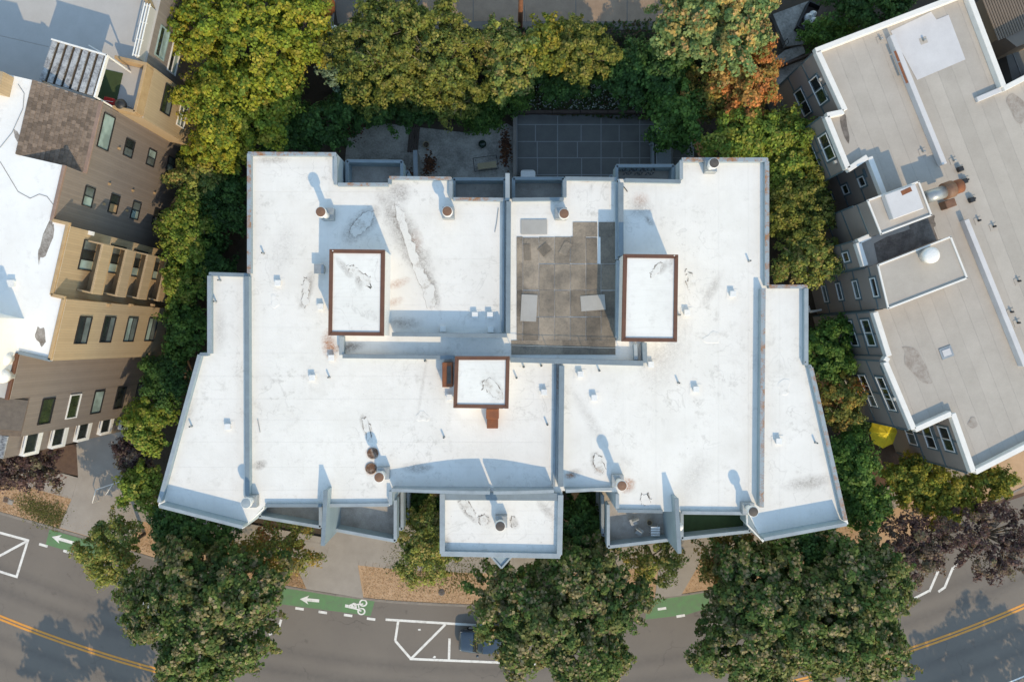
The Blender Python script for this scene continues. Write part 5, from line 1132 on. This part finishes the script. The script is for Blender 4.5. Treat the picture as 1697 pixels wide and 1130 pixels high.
# ------------------------------------------------------------------ yard things
wl = thing('court_wall', 'low weathered wall between the patio and the dark parking court', 'wall', W(853, 250, 0))
seg('wall_base', W(853, 190, .7), W(853, 330, .7), .22, 0, .7, M['dark_wood'], wl); seg('wall_cap', W(853, 189, .75), W(853, 330, .75), .28, .702, .75, M['kerb'], wl)
wl = thing('retaining_wall', 'dark timber retaining wall along the back of the parking court', 'wall', W(960, 187, 0))
for k in range(6):
    a = W(824 + k*46, 184 + (k > 0)*1, .45); b = W(824 + (k+1)*46 - 1, 185, .45); seg('timber', a, b, .25, 0, .42 + random.uniform(0, .05), M['dark_wood'], wl)
wl = thing('garden_wall', 'tall narrow painted wall standing out from the building into the patio', 'wall', W(689, 270, 0))
seg('wall_base', W(688, 250, 1.9), W(689, 300, 1.9), .28, 0, 1.9, M['concrete_cool'], wl); seg('wall_cap', W(688, 249, 1.95), W(689, 300, 1.95), .34, 1.902, 1.96, M['cap_pale'], wl)
t = thing('plank_stack', 'stack of dark planks lying on the patio', 'planks', W(687, 228, 0))
for k in range(5):
    a = W(680 + k*3.6, 205 + k*.6, .2); b = W(676 + k*3.6, 252, .2); seg('plank', a, b, .12, .02, .14 + .02*(k % 2), M['dark_wood'], t)
p = W(707, 242, 0); t = thing('plant_pot', 'pale clay pot beside the planks on the patio', 'pot', p); lathe('pot', p, [(.16, 0), (.25, .4), (.27, .42), (.22, .42), (.2, .34)], M['terracotta'], t); lathe('earth', p + Vector((0, 0, .34)), [(.2, 0), (.1, .02)], M['soil'], t)
p = W(800, 243, 0); t = thing('kettle_grill', 'dark green round lidded grill in the middle of the patio', 'grill', p); lathe('bowl', p + Vector((0, 0, .4)), [(.1, 0), (.28, .1), (.32, .3), (.26, .44), (.08, .5)], plain('dark_green_enamel', (.012, .03, .02), .3), t); tube('handle', p + Vector((-.08, 0, .93)), p + Vector((.08, 0, .93)), .02, .02, M['black'], t, 6)
for k in range(3): a = k*2.1; tube('leg', p + Vector((.28*math.cos(a), .28*math.sin(a), 0)), p + Vector((.15*math.cos(a), .15*math.sin(a), .5)), .015, .015, M['black'], t, 6)
p = W(806, 272, .5); t = thing('folding_bed_frame', 'folded metal frame with a pale board on the patio', 'furniture', (p.x, p.y, 0)); a = .13
box('board', p.x + .05, p.y - .1, .42, .46, 1.5, .5, M['wood_board'], t, a)
for y in (-.45, .62): c, s = math.cos(a), math.sin(a); q0 = (p.x - 1.0*c - y*s, p.y - 1.0*s + y*c, .4); q1 = (p.x + .9*c - y*s, p.y + .9*s + y*c, .4); tube('frame_bar', q0, q1, .022, .022, M['black'], t, 6)
for x in (-1.0, .9): c, s = math.cos(a), math.sin(a); tube('frame_bar', (p.x + x*c + .45*s, p.y + x*s - .45*c, .37), (p.x + x*c - .62*s, p.y + x*s + .62*c, .37), .022, .022, M['black'], t, 6)
for x in (-.9, .8):
    for y in (-.4, .5): tube('leg', (p.x+x, p.y+y+x*.13, 0), (p.x+x, p.y+y+x*.13, .38), .02, .02, M['black'], t, 6)
def litter(label, x, y, rx, ry, n, seed):
    rng = np.random.default_rng(seed); P = rng.normal(size=(n, 2))*.5*np.array([rx, ry]); c = W(x, y, 0); a = rng.uniform(0, 6.28, n); s = rng.uniform(.05, .13, n); h = np.abs(rng.normal(size=n))*.06+.03
    V = np.stack([np.c_[c.x+P[:, 0]+s*np.cos(a+q), c.y+P[:, 1]+s*np.sin(a+q)*.6, h + .02*math.sin(q)] for q in (0, 1.57, 3.14, 4.71)], 1).reshape(-1, 3)
    cc = np.array([(.17, .07, .035), (.11, .05, .03), (.22, .1, .045), (.08, .045, .03)])[rng.integers(0, 4, n)]; o = rawmesh('fallen_leaves', V, 4, np.repeat(np.c_[cc, np.ones(n)], 4, 0), M['leaf']); tag(o, label, 'leaves', kind='stuff')
litter('brown fallen leaves heaped against the court wall', 838, 245, .45, 1.4, 420, 1); litter('brown fallen leaves around the clay pot', 712, 272, .5, .8, 260, 2); litter('dark red fallen leaves at the left end of the patio', 588, 205, .8, 1.2, 450, 3); litter('brown fallen leaves along the building foot', 650, 290, 2.0, .5, 500, 4)
# small yellow leaves on the road
rng2 = np.random.default_rng(5)
# utility pole behind the hedge, with its cross arm out of view
t = thing('utility_pole', 'reddish wooden utility pole standing beside the alley', 'pole', W(862, 44, 3))
b = W(862, 44, 3); tube('pole', b, b + Vector((0, .0, 11)), .19, .13, M['pole_wood'], t, 14); seg('cross_arm', (b.x-1.2, b.y, 0), (b.x+1.2, b.y, 0), .12, 12.9, 13.05, M['pole_wood'], t)
for x in (-1.0, -.4, .4, 1.0): tube('insulator', (b.x+x, b.y, 13.05), (b.x+x, b.y, 13.25), .05, .04, M['galv'], t, 8)
tube('guy_wire', b + Vector((.1, 0, 6)), W(874, 46, 3), .012, .012, M['galv'], t, 5)
# dumpster, ramp and walls by the right building
rp = thing('concrete_ramp', 'concrete ramp and landing with dark retaining wall by the dumpster', 'ramp', W(1315, 100, 0))
prism('landing', PL([(1281, 24), (1340, 2), (1362, 46), (1330, 74), (1303, 77)], .5), 0, .5, M['concrete_cool'], rp); prism('walk_slab', PL([(1272, 108), (1300, 84), (1330, 74), (1335, 88), (1275, 116)], .35), 0, .35, M['concrete_cool'], rp); prism('walk_slab', PL([(1268, 124), (1350, 92), (1300, 142), (1272, 170)], .2), 0, .2, M['concrete_cool'], rp)
seg('side_wall', W(1270, 118, .9), W(1356, 84, .9), .18, 0, .9, M['dark_wood'], rp)
for p_, q_ in (((1298, 75), (1305, 64)), ((1305, 64), (1307, 71)), ((1298, 75), (1300, 79)), ((1300, 79), (1307, 71))): tube('handrail', W(*p_, 1.2), W(*q_, 1.2), .03, .03, M['black'], rp, 6)
for p_ in ((1298, 75), (1305, 64), (1307, 71)): q = W(*p_, 1.2); tube('rail_post', (q.x, q.y, .5), (q.x, q.y, 1.2), .025, .025, M['black'], rp, 6)
p = W(1346, 30, 1.2); t = thing('dumpster', 'dark metal dumpster beside the ramp holding white bags', 'dumpster', (p.x, p.y, 0)); a = R_(-25) + math.pi/2
for s, (dx, dy, sx, sy) in enumerate(((0, .75, 2.2, .08), (0, -.75, 2.2, .08), (1.1, 0, .08, 1.42), (-1.1, 0, .08, 1.42))):
    c, s_ = math.cos(a), math.sin(a); box('side_panel', p.x + dx*c - dy*s_, p.y + dx*s_ + dy*c, .1, 1.25, sx, sy, M['black'], t, a)
box('floor_panel', p.x, p.y, .1, .7, 2.1, 1.4, M['dark_wood'], t, a); c, s_ = math.cos(a), math.sin(a); box('lid', p.x - .45*s_*-1, p.y + .45*-c*1, 1.26, 1.31, 2.2, .55, M['dark_wood'], t, a)
for k, (dx, dy) in enumerate(((-.5, .1), (.0, .25), (.35, .0), (-.1, -.2))):
    q = (p.x + dx*c - dy*s_, p.y + dx*s_ + dy*c, .7); bmx = lathe('rubbish_bag', q, [(.2, 0), (.33, .15), (.34, .35), (.22, .55), (.06, .66), (.09, .74)], M['white_paint'], None, 12)
    tag(bmx, 'white rubbish bag in the dumpster, ' + ('nearest the alley', 'topmost of the heap', 'nearest the ramp', 'lowest of the heap')[k], 'rubbish bag', 'bags in the dumpster')
# orange tarp and white bag by the alley
p = W(530, 6, 3.6); p.z = 0; t = thing('covered_pile', 'pile under an orange tarp at the top edge between the trees', 'tarp', (p.x, p.y, 3.03)); loft('tarp', [(-1.0, .3, 0, .3), (-.8, .8, 0, .7), (0, .9, 0, .9), (.7, .8, 0, .75), (1.0, .4, 0, .3)], M['orange_car'], t, Matrix.Translation((p.x, p.y, 3.03)), 14)
for k in range(3): q = W(556 + 3*k, 52 + 7*k, 3.0); tag(lathe('sack', (q.x, q.y, hz(q.x, q.y)-.05), [(.25, 0), (.34, .15), (.3, .4), (.1, .55)], M['white_paint'], None, 12), 'white sack by the alley, ' + ('nearest the top edge', 'middle of three', 'furthest from the top edge')[k], 'sack', 'white sacks by the alley')
# yellow parasol
c = W(1466, 716, 2.4); t = thing('parasol', 'yellow octagonal parasol beside the taupe building', 'parasol', (c.x, c.y, 0)); bm = bmesh.new(); k = 8
top = bm.verts.new((c.x, c.y, 2.75)); rimv = []; midv = []
for i in range(k*2):
    a = i*math.pi/k; r = 1.12 if i % 2 == 0 else 1.0; rimv.append(bm.verts.new((c.x + r*math.cos(a), c.y + r*1.15*math.sin(a), 2.15 if i % 2 == 0 else 2.19))); r *= .55; midv.append(bm.verts.new((c.x + r*math.cos(a), c.y + r*1.15*math.sin(a), 2.52 if i % 2 == 0 else 2.49)))
for i in range(k*2): j = (i+1) % (k*2); bm.faces.new((midv[i], midv[j], top)); bm.faces.new((rimv[i], rimv[j], midv[j], midv[i]))
mkbm('canopy', bm, M['yellow_cloth'], t); tube('pole', (c.x, c.y, 0), (c.x, c.y, 2.8), .025, .025, M['galv'], t, 8); lathe('foot', (c.x, c.y, 0), [(.25, 0), (.25, .06), (.05, .1)], M['black'], t)
for i in range(8): a = i*math.pi/4; tube('rib', (c.x, c.y, 2.7), (c.x + 1.1*math.cos(a), c.y + 1.26*math.sin(a), 2.13), .01, .01, M['galv'], t, 4)
# white rails
t = thing('pipe_rail', 'white painted pipe rail on the paved forecourt at the left', 'railing', W(165, 812, 0))
P = [W(x, y, 1.0) for x, y in ((200, 797), (159, 811), (153, 833))]
for a, b in zip(P[:-1], P[1:]): tube('rail_pipe', a, b, .035, .035, M['white_paint'], t, 8)
tube('rail_pipe', W(186, 803, .98), W(175, 820, .98), .03, .03, M['white_paint'], t, 8)
for p in P: tube('rail_post', (p.x, p.y, 0), p, .03, .03, M['white_paint'], t, 8)
t = thing('gate_frame', 'short white angled rail beside the top of the right wing', 'railing', W(1350, 512, 0))
P = [W(x, y, 2.0) for x, y in ((1340, 507), (1343, 517), (1362, 513))]
for a, b in zip(P[:-1], P[1:]): seg('rail_board', a, b, .14, 1.9, 2.0, M['white_paint'], t)
for p in P: tube('rail_post', (p.x, p.y, 0), (p.x, p.y, 1.9), .04, .04, M['white_paint'], t, 8)
# lids in the verge
p = W(732, 981, .1); t = thing('utility_cover', 'round dark utility cover in the dry verge', 'cover', p); lathe('cover_lid', (p.x, p.y, .1), [(.24, 0), (.24, .025), (.2, .03)], M['dark_cap'], t); lathe('cover_rim', (p.x, p.y, .1), [(.28, 0), (.28, .015), (.25, .015)], M['kerb'], t)
for (x, y, m_, lb_) in ((10, 828, 'bark_mulch', 'brown square meter box lid in the left lawn'), (18, 832, 'concrete', 'pale square meter box lid in the left lawn')):
    p = W(x, y, .1); t = thing('meter_box', lb_, 'cover', p); box('box_frame', p.x, p.y, .09, .125, .42, .42, M['kerb'], t, R_(-15)); box('box_lid', p.x, p.y, .126, .14, .34, .34, M[m_], t, R_(-15), .005)
print('trees', TREES, 'tris', sum(len(o.data.loop_triangles) if False else sum(len(p.vertices)-2 for p in o.data.polygons) if len(o.data.polygons) < 5000 else len(o.data.polygons)*2 for o in bpy.data.objects if o.type == 'MESH'))
